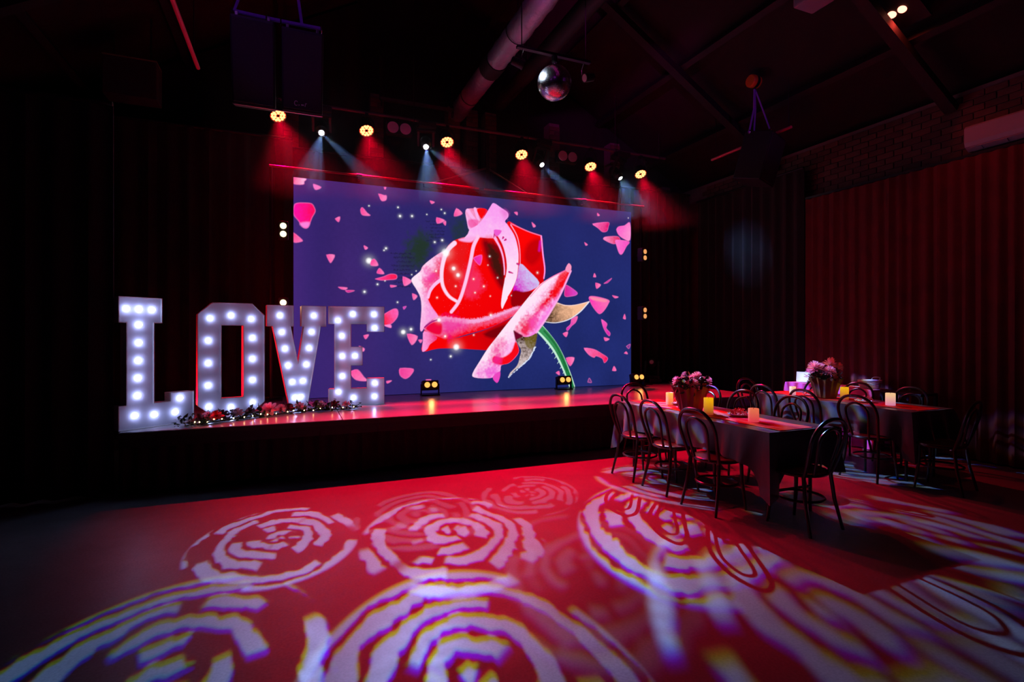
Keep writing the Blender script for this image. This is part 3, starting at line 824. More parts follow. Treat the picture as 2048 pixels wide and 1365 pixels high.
# ------------------------------------------------------------------ gobo (the pattern wheel inside the moving heads)
def gobo_group():
    g = bpy.data.node_groups.new('rose_gobo', 'ShaderNodeTree')
    g.interface.new_socket('UV', in_out='INPUT', socket_type='NodeSocketVector')
    g.interface.new_socket('Seed', in_out='INPUT', socket_type='NodeSocketFloat')
    g.interface.new_socket('Mask', in_out='OUTPUT', socket_type='NodeSocketFloat')
    N, L = g.nodes, g.links
    gi, go = N.new('NodeGroupInput'), N.new('NodeGroupOutput')
    def mth(op, a, b=None, c=None):
        n = N.new('ShaderNodeMath'); n.operation = op
        for k, v in enumerate((a, b, c)):
            if v is None: continue
            if isinstance(v, (int, float)): n.inputs[k].default_value = v
            else: L.new(v, n.inputs[k])
        return n.outputs[0]
    def rng_(v, a, b, c, d):
        n = N.new('ShaderNodeMapRange'); n.interpolation_type = 'SMOOTHSTEP'
        L.new(v, n.inputs['Value'])
        for k, x in zip(('From Min', 'From Max', 'To Min', 'To Max'), (a, b, c, d)): n.inputs[k].default_value = x
        return n.outputs[0]
    def noise(vec, w, scale, detail=1):
        n = N.new('ShaderNodeTexNoise'); n.noise_dimensions = '4D'
        n.inputs['Scale'].default_value = scale; n.inputs['Detail'].default_value = detail
        L.new(vec, n.inputs['Vector']); L.new(w, n.inputs['W'])
        return n.outputs['Fac']
    sep = N.new('ShaderNodeSeparateXYZ'); L.new(gi.outputs['UV'], sep.inputs[0])
    u, v = sep.outputs[0], sep.outputs[1]
    ln = mth('SQRT', mth('ADD', mth('MULTIPLY', u, u), mth('MULTIPLY', v, v)))
    n1 = noise(gi.outputs['UV'], gi.outputs['Seed'], 2.0)
    n2 = noise(gi.outputs['UV'], gi.outputs['Seed'], 11.0)
    rr = mth('ADD', ln, mth('MULTIPLY', mth('SUBTRACT', n1, 0.5), 0.30))
    ang = mth('DIVIDE', mth('ARCTAN2', v, u), 2 * PI)
    s = mth('ADD', mth('MULTIPLY', rr, 5.4), ang)
    tri = mth('MULTIPLY', mth('ABSOLUTE', mth('SUBTRACT', mth('FRACT', s), 0.5)), 2.0)
    tri = mth('ADD', tri, mth('MULTIPLY', mth('SUBTRACT', n2, 0.5), 1.1))
    band = rng_(tri, 0.63, 0.70, 1.0, 0.0)
    idx = mth('FLOOR', s)
    a2 = mth('MULTIPLY', ang, 2 * PI)
    cmb = N.new('ShaderNodeCombineXYZ')
    L.new(mth('COSINE', a2), cmb.inputs[0]); L.new(mth('SINE', a2), cmb.inputs[1]); L.new(mth('MULTIPLY', idx, 3.7), cmb.inputs[2])
    n3 = noise(cmb.outputs[0], gi.outputs['Seed'], 1.1, 0)
    gap = rng_(n3, 0.545, 0.57, 1.0, 0.0)
    disc = rng_(ln, 0.955, 1.0, 1.0, 0.0)
    L.new(mth('MULTIPLY', mth('MULTIPLY', band, gap), disc), go.inputs['Mask'])
    return g
GOBO = gobo_group()

def gobo_light(parent, pos, target, half_deg, power, seed, col=(0.30, 0.50, 1.0), ca=(0.0, 0.03), radius=0.012, spin=0.0):
    ld = bpy.data.lights.new('gobo_lamp', 'SPOT')
    ld.energy = power
    ld.color = (1, 1, 1)
    ld.shadow_soft_size = radius
    ld.spot_size = R(half_deg * 2.04)
    ld.spot_blend = 0.02
    ld.use_nodes = True
    nt = ld.node_tree
    N, L = nt.nodes, nt.links
    N.clear()
    tc = N.new('ShaderNodeTexCoord')
    sep = N.new('ShaderNodeSeparateXYZ'); L.new(tc.outputs['Normal'], sep.inputs[0])
    k = 1.0 / math.tan(R(half_deg))
    def mth(op, a, b):
        n = N.new('ShaderNodeMath'); n.operation = op
        for i_, v in enumerate((a, b)):
            if isinstance(v, (int, float)): n.inputs[i_].default_value = v
            else: L.new(v, n.inputs[i_])
        return n.outputs[0]
    az = N.new('ShaderNodeMath'); az.operation = 'ABSOLUTE'; L.new(sep.outputs[2], az.inputs[0])
    u = mth('MULTIPLY', mth('DIVIDE', sep.outputs[0], az.outputs[0]), k)
    v = mth('MULTIPLY', mth('DIVIDE', sep.outputs[1], az.outputs[0]), k)
    cr = N.new('ShaderNodeCombineColor')
    for ch, sgn in ((0, 1.0), (1, 0.35), (2, -1.0)):
        cx = N.new('ShaderNodeCombineXYZ')
        L.new(mth('ADD', u, sgn * ca[0]), cx.inputs[0]); L.new(mth('ADD', v, sgn * ca[1]), cx.inputs[1])
        rot = N.new('ShaderNodeVectorRotate'); rot.rotation_type = 'Z_AXIS'; rot.inputs['Angle'].default_value = spin
        L.new(cx.outputs[0], rot.inputs['Vector'])
        gg = N.new('ShaderNodeGroup'); gg.node_tree = GOBO
        gg.inputs['Seed'].default_value = seed
        L.new(rot.outputs[0], gg.inputs['UV'])
        L.new(mth('MULTIPLY', gg.outputs[0], col[ch]), cr.inputs[ch])
    em = N.new('ShaderNodeEmission'); L.new(cr.outputs[0], em.inputs[0]); em.inputs[1].default_value = 1.0
    ou = N.new('ShaderNodeOutputLight'); L.new(em.outputs[0], ou.inputs[0])
    o = bpy.data.objects.new('gobo_lamp', ld)
    COL.objects.link(o)
    o.rotation_euler = aim(Vector(target) - Vector(pos))
    if parent is not None:
        o.parent = parent
        o.location = Vector(pos) - parent.location
    else:
        o.location = pos
    return o

def spot(parent, pos, target, size, power, col, radius=0.04, blend=0.6, name='lamp'):
    ld = bpy.data.lights.new(name, 'SPOT')
    ld.energy = power; ld.color = col; ld.shadow_soft_size = radius
    ld.spot_size = R(size); ld.spot_blend = blend
    o = bpy.data.objects.new(name, ld)
    COL.objects.link(o)
    o.rotation_euler = aim(Vector(target) - Vector(pos))
    if parent is not None:
        o.parent = parent
        o.location = Vector(pos) - parent.location
    else:
        o.location = pos
    return o

# ------------------------------------------------------------------ rigging over the stage
lb = thing('lighting_bar', 'thin steel lighting pipe hung across the stage, carrying the lamps', 'pipe', (3.0, 8.5, 4.99))
MB().bar((-3.45, 0, 0), (3.75, 0, 0), 0.025, seg=12).build('pipe', M['pipe'], lb)
for x in (-3.2, -1.2, 0.8, 2.6, 3.6):
    MB().bar((x, 0, 0.02), (x, 0, roof_z(x + 3.0) - 4.99), 0.006, seg=6).build('hanger', M['steel'], lb)
    MB().tube([(x, 0.034 * math.cos(q), 0.034 * math.sin(q)) for q in np.linspace(0, 2 * PI, 11)[:-1]], 0.008, 6, closed=True).build('clamp', M['blackmetal'], lb)
hb = thing('header_bar', 'long red-lit pipe running just above the top of the LED screen', 'pipe', (2.85, 8.12, 3.895))
for k, (a, b) in enumerate(((-3.15, -1.95), (-1.93, -0.05), (-0.03, 1.85), (1.87, 3.12))):
    MB().bar((a, 0, 0), (b, 0, -0.0), 0.016, seg=12).build('pipe', M['redlitpipe'], hb)
for x in (-1.94, -0.04, 1.86):
    MB().bar((x - 0.04, 0, 0), (x + 0.04, 0, 0), 0.024, seg=12).build('coupler', M['blackmetal'], hb)
    MB().box((x, 0.05, -0.05), (0.03, 0.1, 0.03)).build('bracket', M['blackmetal'], hb)
for x in (-3.13, 3.1):
    MB().bar((x, 0.06, -3.27), (x, 0.06, 0.03), 0.022, seg=10).build('upright', M['blackmetal'], hb)
    MB().box((x, 0.06, -3.265), (0.3, 0.3, 0.02)).build('base_plate', M['blackmetal'], hb)
gb = thing('roof_brace', 'dark steel brace of two sloping arms above the screen centre', 'brace', (3.13, 8.72, 4.02))
for a, b in (((-1.1, 0), (0, 0.42)), ((0.86, 0), (0, 0.42))):
    MB().bar((a[0], 0, a[1]), (b[0], 0, b[1]), 0.018, seg=8).build('arm', M['pipe'], gb)
MB().box((0, 0, 0.55), (0.06, 0.05, 1.05)).build('post', M['steel'], gb)
MB().box((-0.12, 0, 0), (2.0, 0.05, 0.05)).build('tie', M['steel'], gb)
rl = thing('ceiling_rail', 'brown steel rail fixed above the lighting bar', 'rail', (1.95, 8.9, 5.42))
MB().box((0, 0, 0), (1.24, 0.06, 0.05)).build('rail', M['pipe'], rl)
for x in (-0.6, 0.6):
    MB().box((x, 0.02, 0.35), (0.05, 0.05, 0.7)).build('drop', M['steel'], rl)
    MB().tube([(x, -0.02 + .05 * math.cos(q), -0.08 + .05 * math.sin(q)) for q in np.linspace(0, 2 * PI, 13)[:-1]], 0.008, 6, closed=True).build('ring', M['steel'], rl)

# LED par cans
par_body = MB().lathe([(0.055, 0.16), (0.085, 0.15), (0.105, 0.08), (0.112, 0.0), (0.118, -0.02), (0.112, -0.02), (0.108, 0.0)], 28).mesh('body', M['blackmetal'], True)
face = MB()
for n, r in ((12, 0.082), (6, 0.046)):
    for k in range(n):
        q = 2 * PI * k / n + (0.26 if n == 6 else 0)
        face.lathe([(0.0195, 0.0), (0.019, -0.008), (0.010, -0.013)], 12, (r * math.cos(q), r * math.sin(q), -0.004))
par_led = face.mesh('led', M['e_par'])
par_back = MB().lathe([(0.108, 0.004), (0.108, -0.003)], 28).mesh('lens_plate', M['e_parring'])
par_in = MB().lathe([(0.018, 0.0), (0.017, -0.012)], 14).mesh('sensor', M['blackplastic'])
PARS = [(-0.197, 4.751), (1.061, 4.716), (2.349, 4.714), (3.684, 4.680), (5.068, 4.637), (6.173, 4.626)]
TGT = [(0.9, 5.7), (1.5, 5.6), (2.2, 5.5), (3.2, 5.5), (4.5, 5.7), (5.7, 5.8)]
for (x, z), (tx, ty) in zip(PARS, TGT):
    t = thing('par_light', 'round LED par lamp glowing red-orange on the lighting bar', 'stage light', (x, 8.5, z), 0, 'red par lamps on the lighting bar')
    d = Vector((tx - x, ty - 8.5, -z)).normalized()
    e = aim(d)
    bd = mobj('body', par_body, t, -d * -0.0, e)
    mobj('lens_plate', par_back, bd); mobj('led', par_led, bd); mobj('sensor', par_in, bd)
    y_ = MB()
    side = d.cross(Vector((0, 0, 1))).normalized()
    up = Vector((0, 0, 4.965 - z))
    bc = -d * 0.05
    y_.tube([bc + side * 0.118, bc + side * 0.122 + Vector((0, 0, .10)), bc * .3 + side * 0.06 + up * 0.85, bc * .0 + up * 0.9, bc * .3 - side * 0.06 + up * 0.85, bc - side * 0.122 + Vector((0, 0, .10)), bc - side * 0.118], 0.010, 6)
    y_.build('yoke', M['blackmetal'], t)
    MB().box(up * 0.95, (0.05, 0.06, 0.05)).build('clamp', M['blackmetal'], t)
    spot(t, Vector((x, 8.5, z)) + d * 0.05, (tx, ty, 0), 54, PAR_W, (1.0, 0.0, 0.028), 0.05, 1.0)

# moving heads
def moving_head(label, group, lens, target, hang, lit, base_z):
    x, y, z = lens
    d = (Vector(target) - Vector(lens)).normalized()
    t = thing('moving_head_light', label, 'stage light', (x, y, base_z), 0, group)
    o = Vector((0, 0, z - base_z))
    e = aim(d)
    c = o - d * 0.15
    h = MB().lathe([(0.05, 0.30), (0.085, 0.26), (0.092, 0.14), (0.088, 0.06), (0.062, 0.035), (0.058, 0.0), (0.052, 0.0)], 24)
    hd = h.build('head', M['blackplastic'], t, True, o, e)
    MB().lathe([(0.042, 0.006), (0.042, 0.002), (0.03, -0.006)], 20).build('lens', M['e_head'] if lit else M['offlens'], hd, True)
    s = 1 if hang else -1
    ax = d.cross(Vector((0, 0, 1))).normalized()
    for k in (-1, 1):
        p0 = c + ax * (0.12 * k)
        p1 = Vector((0, 0, -0.06 * s)) + ax * (0.12 * k)
        mid = (p0 + p1) / 2
        Lh = (p1 - p0).length
        rot = (p1 - p0).to_track_quat('Z', 'X').to_matrix()
        MB().box(mid, (0.05, 0.04, Lh + 0.1), rot=rot, bev=0.008).build('yoke_arm', M['blackplastic'], t)
    MB().box((0, 0, -0.06 * s), (0.3, 0.12, 0.06), rot=(0, 0, math.atan2(ax.y, ax.x)), bev=0.01).build('yoke_bridge', M['blackplastic'], t)
    MB().box((0, 0, -0.005 * s), (0.28, 0.26, 0.09), bev=0.015).build('base', M['blackplastic'], t)
    if hang:
        MB().box((0, 0, 0.06), (0.05, 0.05, 0.05)).build('clamp', M['blackmetal'], t)
    return t
HEADS = [(0.402, 8.5, 4.582), (1.998, 8.5, 4.585), (4.08, 8.5, 4.545), (5.72, 8.5, 4.489)]
AIM = [(-0.1, 3.6, 0), (0.9, 3.2, 0), (5.2, 4.2, 0), (7.6, 5.0, 0)]
H = []
for p, a in zip(HEADS, AIM):
    H.append(moving_head('moving-head spot hung on the lighting bar, throwing a white rose pattern', 'moving heads on the lighting bar', p, a, True, True, 4.91))
def rose(h, tx, ty, half, w, seed, ca=(0.0, 0.03), rad=0.012, spin=0.0, col=(0.26, 0.46, 1.0), off=(0, 0, 0)):
    p = Vector(HEADS[h])
    d = (Vector((tx, ty, 0)) - p).normalized()
    gobo_light(H[h], p + d * 0.03 + Vector(off), (tx, ty, 0), half, w * 1.25, seed, col, (ca[0] * .6, ca[1] * .6), rad, spin)
G = GOBO_W
rose(0, -0.10, 4.42, 5.6, G * 1.55, 1.0, (0.0, 0.02))
rose(0, -0.60, 2.75, 6.2, G * 1.25, 2.0, (-0.02, 0.05), spin=1.0)
rose(1, 1.15, 4.05, 6.2, G * 1.6, 3.0, (0.0, 0.025), spin=2.0)
rose(1, 1.02, 4.55, 5.2, G * .28, 9.0, (0.0, 0.025), spin=.6)
rose(1, 0.72, 2.2, 5.9, G * 1.5, 4.0, (0.0, 0.05), spin=3.0)
rose(2, 2.15, 4.75, 4.4, G * .35, 5.0, (0.0, 0.02), spin=4.0)
rose(3, 2.95, 3.6, 6.4, G * 1.1, 6.0, (0.0, 0.045), spin=.5)
rose(2, 1.85, 3.15, 5.2, G * .16, 7.0, (0.0, 0.04), rad=0.03, spin=1.5)
rose(3, 2.75, 2.0, 7.0, G * 1.1, 8.0, (0.0, 0.06), rad=0.035, spin=2.5)
rose(2, 4.55, 2.7, 6.6, G * .9, 10.0, (0.0, 0.05), rad=0.03, spin=1.1)
rose(3, 3.95, 1.6, 7.4, G * .9, 16.0, (0.0, 0.06), rad=0.05, spin=1.9)
rose(3, 12.65, 5.14, 9.0, G * .2, 17.0, (0.0, 0.03), rad=0.22, spin=.4, off=(0, -0.12, -0.16))
rose(3, 6.1, 4.1, 6.0, G * .6, 11.0, (0.0, 0.04), rad=0.03, spin=3.3)
rose(1, 7.2, 3.4, 5.5, G * .7, 12.0, (0.0, 0.04), rad=0.04, spin=.2)
rose(0, 3.85, 4.35, 6.4, G * 2.0, 13.0, (0.0, 0.03), rad=0.02, spin=2.2)
rose(1, 6.3, 4.1, 6.2, G * 2.2, 15.0, (0.0, 0.04), rad=0.025, spin=2.9)
rose(2, 7.57, 5.0, 6.6, G * 2.6, 14.0, (0.0, 0.02), rad=0.03, spin=.9)

moving_head('unlit black moving-head lamp standing on the stage beside the screen', None, (6.28, 8.3, ST + 0.40), (4.8, 6.6, ST + 1.1), False, False, ST + 0.055)

# two-lamp blinders hung dark on the bar
for i, (x, z) in enumerate(((1.555, 4.80), (4.559, 4.735))):
    t = thing('blinder_light', 'unlit two-lamp blinder panel hung on the lighting bar', 'stage light', (x, 8.45, z), 0, 'unlit blinders on the lighting bar')
    MB().box((0, 0.05, 0), (0.40, 0.10, 0.21), bev=0.012).build('housing', M['blackmetal'], t)
    for s in (-0.098, 0.098):
        MB().lathe([(0.088, 0.02), (0.085, 0.0), (0.07, -0.008), (0.03, 0.004)], 26, M=Matrix.Rotation(R(-90), 3, 'X').inverted()).build('lamp', M['offlens'], t, True, (s, -0.005, 0))
    MB().bar((0, 0.05, 0.1), (0, 0.05, 0.19), 0.012).build('bracket', M['blackmetal'], t)

# small amber two-lamp fixtures: on the stage floor and on the uprights beside the screen
def twin(name, label, group, loc, rotz, vertical, m, power, colr, tilt=0.0):
    t = thing(name, label, 'stage light', loc, rotz, group)
    w, h = (0.13, 0.25) if vertical else (0.25, 0.14)
    zc = 0.0 if vertical else 0.15
    rt = (R(tilt), 0, 0)
    bd = MB().box((0, 0, 0), (w, 0.12, h), bev=0.014).build('housing', M['blackplastic'], t, False, (0, 0, zc), rt)
    for s in (-0.056, 0.056):
        p = (0, -0.062, s) if vertical else (s, -0.062, 0)
        MB().lathe([(0.042, 0.01), (0.042, 0.0), (0.030, -0.008), (0.01, -0.011)], 20, M=Matrix.Rotation(R(-90), 3, 'X').inverted()).build('lamp', m, bd, True, p)
    if not vertical:
        for s in (-0.135, 0.135):
            MB().box((s, 0, 0.085), (0.012, 0.05, 0.17)).build('bracket', M['blackmetal'], t)
        MB().box((0, 0, 0.008), (0.28, 0.14, 0.016)).build('foot', M['blackmetal'], t)
    else:
        MB().box((0, 0.075, 0), (0.05, 0.05, 0.05)).build('clamp', M['blackmetal'], t)
    dr = Vector((math.sin(rotz), -math.cos(rotz), 0.1))
    spot(t, Vector(loc) + Vector((0, 0, zc)) + dr * 0.1, Vector(loc) + Vector((0, 0, zc)) + dr, 110, power, colr, 0.04, 0.8)
for x in (1.93, 4.22, 5.70):
    twin('floor_light', 'small black two-lamp fixture glowing amber on the stage floor', 'amber lamps along the foot of the screen', (x, 7.95, ST), 0, False, M['e_amber'], AMBER_W, (1, .3, .08), -14)
for z, n in ((2.99, 'upper'), (1.93, 'lower')):
    twin('tower_light', n + ' warm two-lamp fixture on the upright beside the screen, behind the letters', None, (-0.12, 8.06, z), 0, True, M['e_ambertop'], AMBER_W, (1, .5, .2))
    twin('tower_light', n + ' dim amber two-lamp fixture on the upright beside the screen and side drape', None, (5.89, 8.06, z), 0.3, True, M['e_amberdim'], AMBER_W * .4, (1, .4, .15))

# ------------------------------------------------------------------ hanging loudspeakers
def speaker_box(t, c, s, rot=None, logo=False):
    bd = MB().box((0, 0, 0), s, bev=0.015).build('cabinet', M['blackplastic'], t, False, c, rot)
    MB().box((0, -s[1] / 2 - 0.004, 0), (s[0] - 0.03, 0.012, s[2] - 0.05), bev=0.004).build('grille', M['grille'], bd)
    for k in (-1, 1):
        MB().box((k * (s[0] / 2 - .05), -s[1] / 2 + .06, s[2] / 2 + .015), (0.03, 0.03, 0.04), bev=0.005).build('eyebolt', M['chrome'], bd)
    if logo:
        lg = MB()
        lg.tube([(-0.055 + 0.014 * math.cos(q), -s[1] / 2 - 0.013, -s[2] / 2 + 0.075 + 0.02 * math.sin(q)) for q in np.linspace(0.6, 5.6, 10)], 0.0028, 6)
        lg.box((-0.030, -s[1] / 2 - 0.012, -s[2] / 2 + 0.062), (0.008, 0.004, 0.008))
        lg.box((0.000, -s[1] / 2 - 0.012, -s[2] / 2 + 0.066), (0.022, 0.004, 0.010))
        lg.tube([(0.022, -s[1] / 2 - 0.013, -s[2] / 2 + 0.055), (0.026, -s[1] / 2 - 0.013, -s[2] / 2 + 0.082), (0.038, -s[1] / 2 - 0.013, -s[2] / 2 + 0.082)], 0.003, 6)
        lg.build('logo', M['card'], bd)
    return bd
t = thing('loudspeaker', 'black loudspeaker cabinet hung at the end nearer the wall pipe', 'speaker', (-0.325, 5.38, 3.63))
speaker_box(t, (0, 0, 0.375), (0.355, 0.27, 0.73), (R(17), 0, 0))
t = thing('loudspeaker', 'black loudspeaker cabinet with a small silver logo on its grille', 'speaker', (0.085, 5.38, 3.63))
speaker_box(t, (0, 0, 0.37), (0.355, 0.27, 0.70), (R(17), 0, 0), True)
t = thing('speaker_sling', 'purple lifting straps holding the pair of hung loudspeakers', 'strap', (-0.12, 5.3, 4.42))
MB().tube([(-0.36, 0, 0.0), (-0.1, 0, -0.005), (0.1, 0, -0.005), (0.36, 0, 0.0)], 0.017, 8).build('strap', M['strap'], t)
MB().tube([(-0.36, 0, 0.0), (-0.18, 0.02, 0.6), (0, 0.02, 1.35)], 0.012, 8).build('strap', M['strap'], t)
MB().tube([(0.2, 0, 0.0), (0.12, 0.02, 0.6), (0, 0.02, 1.35)], 0.014, 8).build('strap', M['strap'], t)
for x in (-0.38, -0.1, 0.02, 0.37):
    MB().tube([(x, 0.022 * math.cos(q), -0.01 + 0.03 * math.sin(q)) for q in np.linspace(0, 2 * PI, 11)[:-1]], 0.006, 6, closed=True).build('shackle', M['chrome'], t)
MB().bar((-0.36, 0.03, -0.81), (0.38, 0.03, -0.81), 0.008).build('pull_back_bar', M['chrome'], t)
t = thing('loudspeaker', 'black loudspeaker tilted downward, hung from the orange hoist', 'speaker', (6.62, 6.1, 3.86))
bd = speaker_box(t, (0, 0, 0.37), (0.50, 0.42, 0.72), (R(14), R(4), R(20)))
t = thing('speaker_sling', 'purple lifting strap from the hoist to the tilted loudspeaker', 'strap', (6.60, 6.12, 4.58))
MB().tube([(-0.22, -0.05, 0.02), (-0.1, -0.03, 0.4), (-0.06, 0, 0.72)], 0.014, 8).build('strap', M['strap'], t)
MB().tube([(-0.12, -0.05, 0.02), (-0.07, -0.03, 0.4), (-0.05, 0, 0.72)], 0.012, 8).build('strap', M['strap'], t)
MB().tube([(0.30, -0.02, 0.03), (0.13, -0.01, 0.38), (-0.04, 0, 0.72)], 0.011, 8).build('strap', M['strap'], t)
for p in ((-0.22, -0.05, 0.03), (0.02, -0.03, 0.02), (0.30, -0.02, 0.03)):
    MB().tube([(p[0], p[1] + 0.02 * math.cos(q), p[2] + 0.028 * math.sin(q)) for q in np.linspace(0, 2 * PI, 11)[:-1]], 0.006, 6, closed=True).build('shackle', M['chrome'], t)
t = thing('chain_hoist', 'orange chain hoist at the top of the purple strap', 'hoist', (6.55, 6.12, 5.42))
MB().lathe([(0.04, -0.10), (0.085, -0.10), (0.095, -0.085), (0.095, -0.03), (0.06, -0.025)], 24, M=Matrix.Rotation(R(90), 3, 'Y') @ Matrix.Identity(3)).build('housing', M['orange'], t, True)
MB().lathe([(0.06, -0.022), (0.09, -0.02), (0.09, 0.025), (0.06, 0.03)], 24, M=Matrix.Rotation(R(90), 3, 'Y')).build('chain_wheel', M['blackmetal'], t, True)
MB().lathe([(0.06, 0.032), (0.085, 0.034), (0.085, 0.06), (0.05, 0.07)], 24, M=Matrix.Rotation(R(90), 3, 'Y')).build('cover', M['orange'], t, True)
MB().tube([(0, 0, -0.09), (0.01, 0, -0.13), (0.0, 0, -0.17), (-0.02, 0, -0.15)], 0.012, 8).build('hook', M['steel'], t)
MB().bar((0, 0, 0.09), (0, 0, roof_z(6.55) - 5.42 if roof_z(6.55) > 5.51 else 0.12), 0.012).build('hanger', M['steel'], t)
t = thing('ceiling_pipe', 'pipe coloured as red-lit, passing behind the tilted loudspeaker', 'pipe', (6.76, 6.45, 4.59))
MB().bar((0, -0.8, 0), (0, 0.8, 0), 0.022).build('pipe', M['redlitceilpipe'], t)
for y in (-0.75, 0.7):
    MB().bar((0, y, 0.02), (0, y, roof_z(6.76) - 4.62), 0.006).build('hanger', M['steel'], t)
t = thing('ceiling_pipe', 'pipe coloured as red-lit, above the black drape beside the pair of loudspeakers', 'pipe', (-1.02, 5.9, 4.6))
MB().bar((0, -1.2, 0), (0.02, 1.1, 0), 0.022).build('pipe', M['redlitceilpipe'], t)
for y in (-1.0, 0.95):
    MB().bar((0, y, 0.02), (0, y, roof_z(-1.02) - 4.62), 0.006).build('hanger', M['steel'], t)

# ------------------------------------------------------------------ duct, mirror ball, ceiling fixtures
t = thing('air_duct', 'crinkled foil air duct running along under the roof', 'duct', (2.72, 6.0, 5.5))
def duct(y0, y1, r):
    n, k = 60, 28
    rn = random.Random(4)
    vs, fs = [], []
    for i in range(n + 1):
        y = y0 + (y1 - y0) * i / n
        rr = r * (1 + 0.035 * math.sin(i * 1.9))
        for j in range(k):
            q = 2 * PI * j / k
            r2 = rr * (1 + rn.uniform(-.02, .02))
            vs.append((r2 * math.cos(q), y, r2 * math.sin(q)))
    for i in range(n):
        for j in range(k):
            j2 = (j + 1) % k
            fs.append((i * k + j, (i + 1) * k + j, (i + 1) * k + j2, i * k + j2))
    return MB().add(vs, fs)
duct(-4.5, 1.15, 0.155).build('sleeve', M['foil'], t, True)
duct(1.45, 3.2, 0.15).build('sleeve', M['foil'], t, True)
MB().tube([(0, 1.14, 0), (0, 1.46, 0)], 0.17, 28).build('collar', M['steel'], t, True)
for y in (-3.0, -1.2, 0.4, 2.4):
    MB().tube([(0.165 * math.cos(q), y, 0.165 * math.sin(q)) for q in np.linspace(0, 2 * PI, 25)[:-1]], 0.006, 6, closed=True).build('hoop', M['steel'], t)
    MB().bar((0, y, 0.16), (0, y, roof_z(2.72) - 5.5), 0.005).build('hanger', M['steel'], t)
t = thing('air_duct', 'plain dark duct running beside the crinkled foil duct', 'duct', (3.46, 5.5, 5.72))
MB().bar((0, -4.2, 0), (0, 3.5, 0), 0.13, seg=24).build('tube', M['steel'], t, True)
for y in (-2.5, 0.0, 2.6):
    MB().bar((0, y, 0.12), (0, y, roof_z(3.46) - 5.72), 0.005).build('hanger', M['steel'], t)

t = thing('mirror_ball', 'mirror ball hanging from a black bar under the duct', 'mirror ball', (2.85, 5.6, 4.51))
ball = MB()
NR, rb_ = 34, 0.2
rn = random.Random(2)
for i in range(NR):
    a0, a1 = PI * i / NR, PI * (i + 1) / NR
    m_ = max(4, int(round(2 * NR * math.sin((a0 + a1) / 2))))
    for k in range(m_):
        q0, q1 = 2 * PI * (k + .04) / m_, 2 * PI * (k + .96) / m_
        b0, b1 = a0 + 0.04 * (a1 - a0), a1 - 0.04 * (a1 - a0)
        P = [Vector((math.sin(b) * math.cos(q), math.sin(b) * math.sin(q), math.cos(b))) * rb_ for b, q in ((b0, q0), (b1, q0), (b1, q1), (b0, q1))]
        c = sum(P, Vector()) / 4
        ax = Vector((rn.gauss(0, 1), rn.gauss(0, 1), rn.gauss(0, 1))).normalized()
        rm = Matrix.Rotation(rn.gauss(0, 0.02), 3, ax)
        ball.add([c + rm @ (p - c) for p in P], [(0, 1, 2, 3)])
bo = ball.build('mirror_tiles', M['mirror'], t)
tag(bo, kind='stuff')
MB().lathe([(rb_ * math.sin(a) * .985 + 1e-4, -rb_ * math.cos(a) * .985) for a in np.linspace(0.02, PI - .02, 20)], 32).build('core', M['blackplastic'], t, True)
MB().bar((0, 0, 0.2), (0, 0, 0.27), 0.012).build('stem', M['chrome'], t)
MB().lathe([(0.03, 0.24), (0.035, 0.25), (0.035, 0.31), (0.02, 0.315)], 16).build('motor', M['blackmetal'], t)
bar = thing('ball_bar', 'black bar carrying the mirror ball and its two pin spots', 'bar', (2.85, 5.6, 4.84))
MB().box((0, 0, 0), (0.96, 0.05, 0.03)).build('bar', M['blackmetal'], bar)
for x in (-0.42, 0.42):
    MB().bar((x, 0, 0.01), (x, 0, roof_z(2.85) - 4.85), 0.006).build('hanger', M['steel'], bar)
for s, lit in ((-1, True), (1, False)):
    pos = Vector((2.85 + s * 0.40, 5.6, 4.64))
    tgt = Vector((2.85, 5.55, 4.51))
    d = (tgt - pos).normalized()
    p = thing('pin_spot', 'lit pin spot shining on the mirror ball' if lit else 'dark pin spot on the far end of the mirror ball bar', 'stage light', pos)
    bd = MB().lathe([(0.03, 0.15), (0.045, 0.14), (0.05, 0.02), (0.055, 0.0), (0.048, 0.0), (0.044, 0.02)], 20).build('can', M['blackmetal'], p, True, None, aim(d))
    MB().lathe([(0.044, 0.012), (0.044, 0.006)], 20).build('lens', M['e_pin'] if lit else M['offlens'], bd)
    MB().tube([(0, 0.052, 0.0), (0, 0.056, 0.12), (0, 0, 0.19)], 0.006, 6).build('yoke', M['chrome'], p)
    if lit:
        spot(p, pos + d * 0.02, tgt, 40, 60, (0.7, 0.8, 1.0), 0.04, 0.4)

t = thing('ceiling_downlight', 'pair of red-glowing round downlights in a ceiling plate', 'ceiling light', (6.65, 4.10, roof_z(6.65) - 0.03))
e_ = (0, sl, 0)
pl = MB().box((0, 0, 0), (0.5, 0.5, 0.04)).build('plate', M['steel'], t, False, (0, 0, 0), e_)
for y in (-0.058, 0.058):
    MB().lathe([(0.048, -0.02), (0.044, -0.03), (0.02, -0.034)], 20).build('lamp', M['e_down'], pl, True, (0, y, 0))
spot(t, (6.64, 4.10, roof_z(6.65) - 0.12), (6.9, 4.0, 2), 120, 25, (1, .06, .04), 0.06, 0.8)
t = thing('ceiling_projector', 'white boxy unit hung from the roof slope', 'projector', (5.63, 4.40, 5.40))
MB().box((0, 0, 0.07), (0.32, 0.30, 0.13), bev=0.02).build('body', M['acwhite'], t)
MB().bar((0, 0, 0.12), (0, 0, roof_z(5.63) - 5.41), 0.02).build('mount', M['acwhite'], t)
MB().lathe([(0.035, 0), (0.035, 0.02)], 16, M=Matrix.Rotation(R(90), 3, 'X')).build('lens', M['blackplastic'], t, False, (0, -0.15, 0.07))

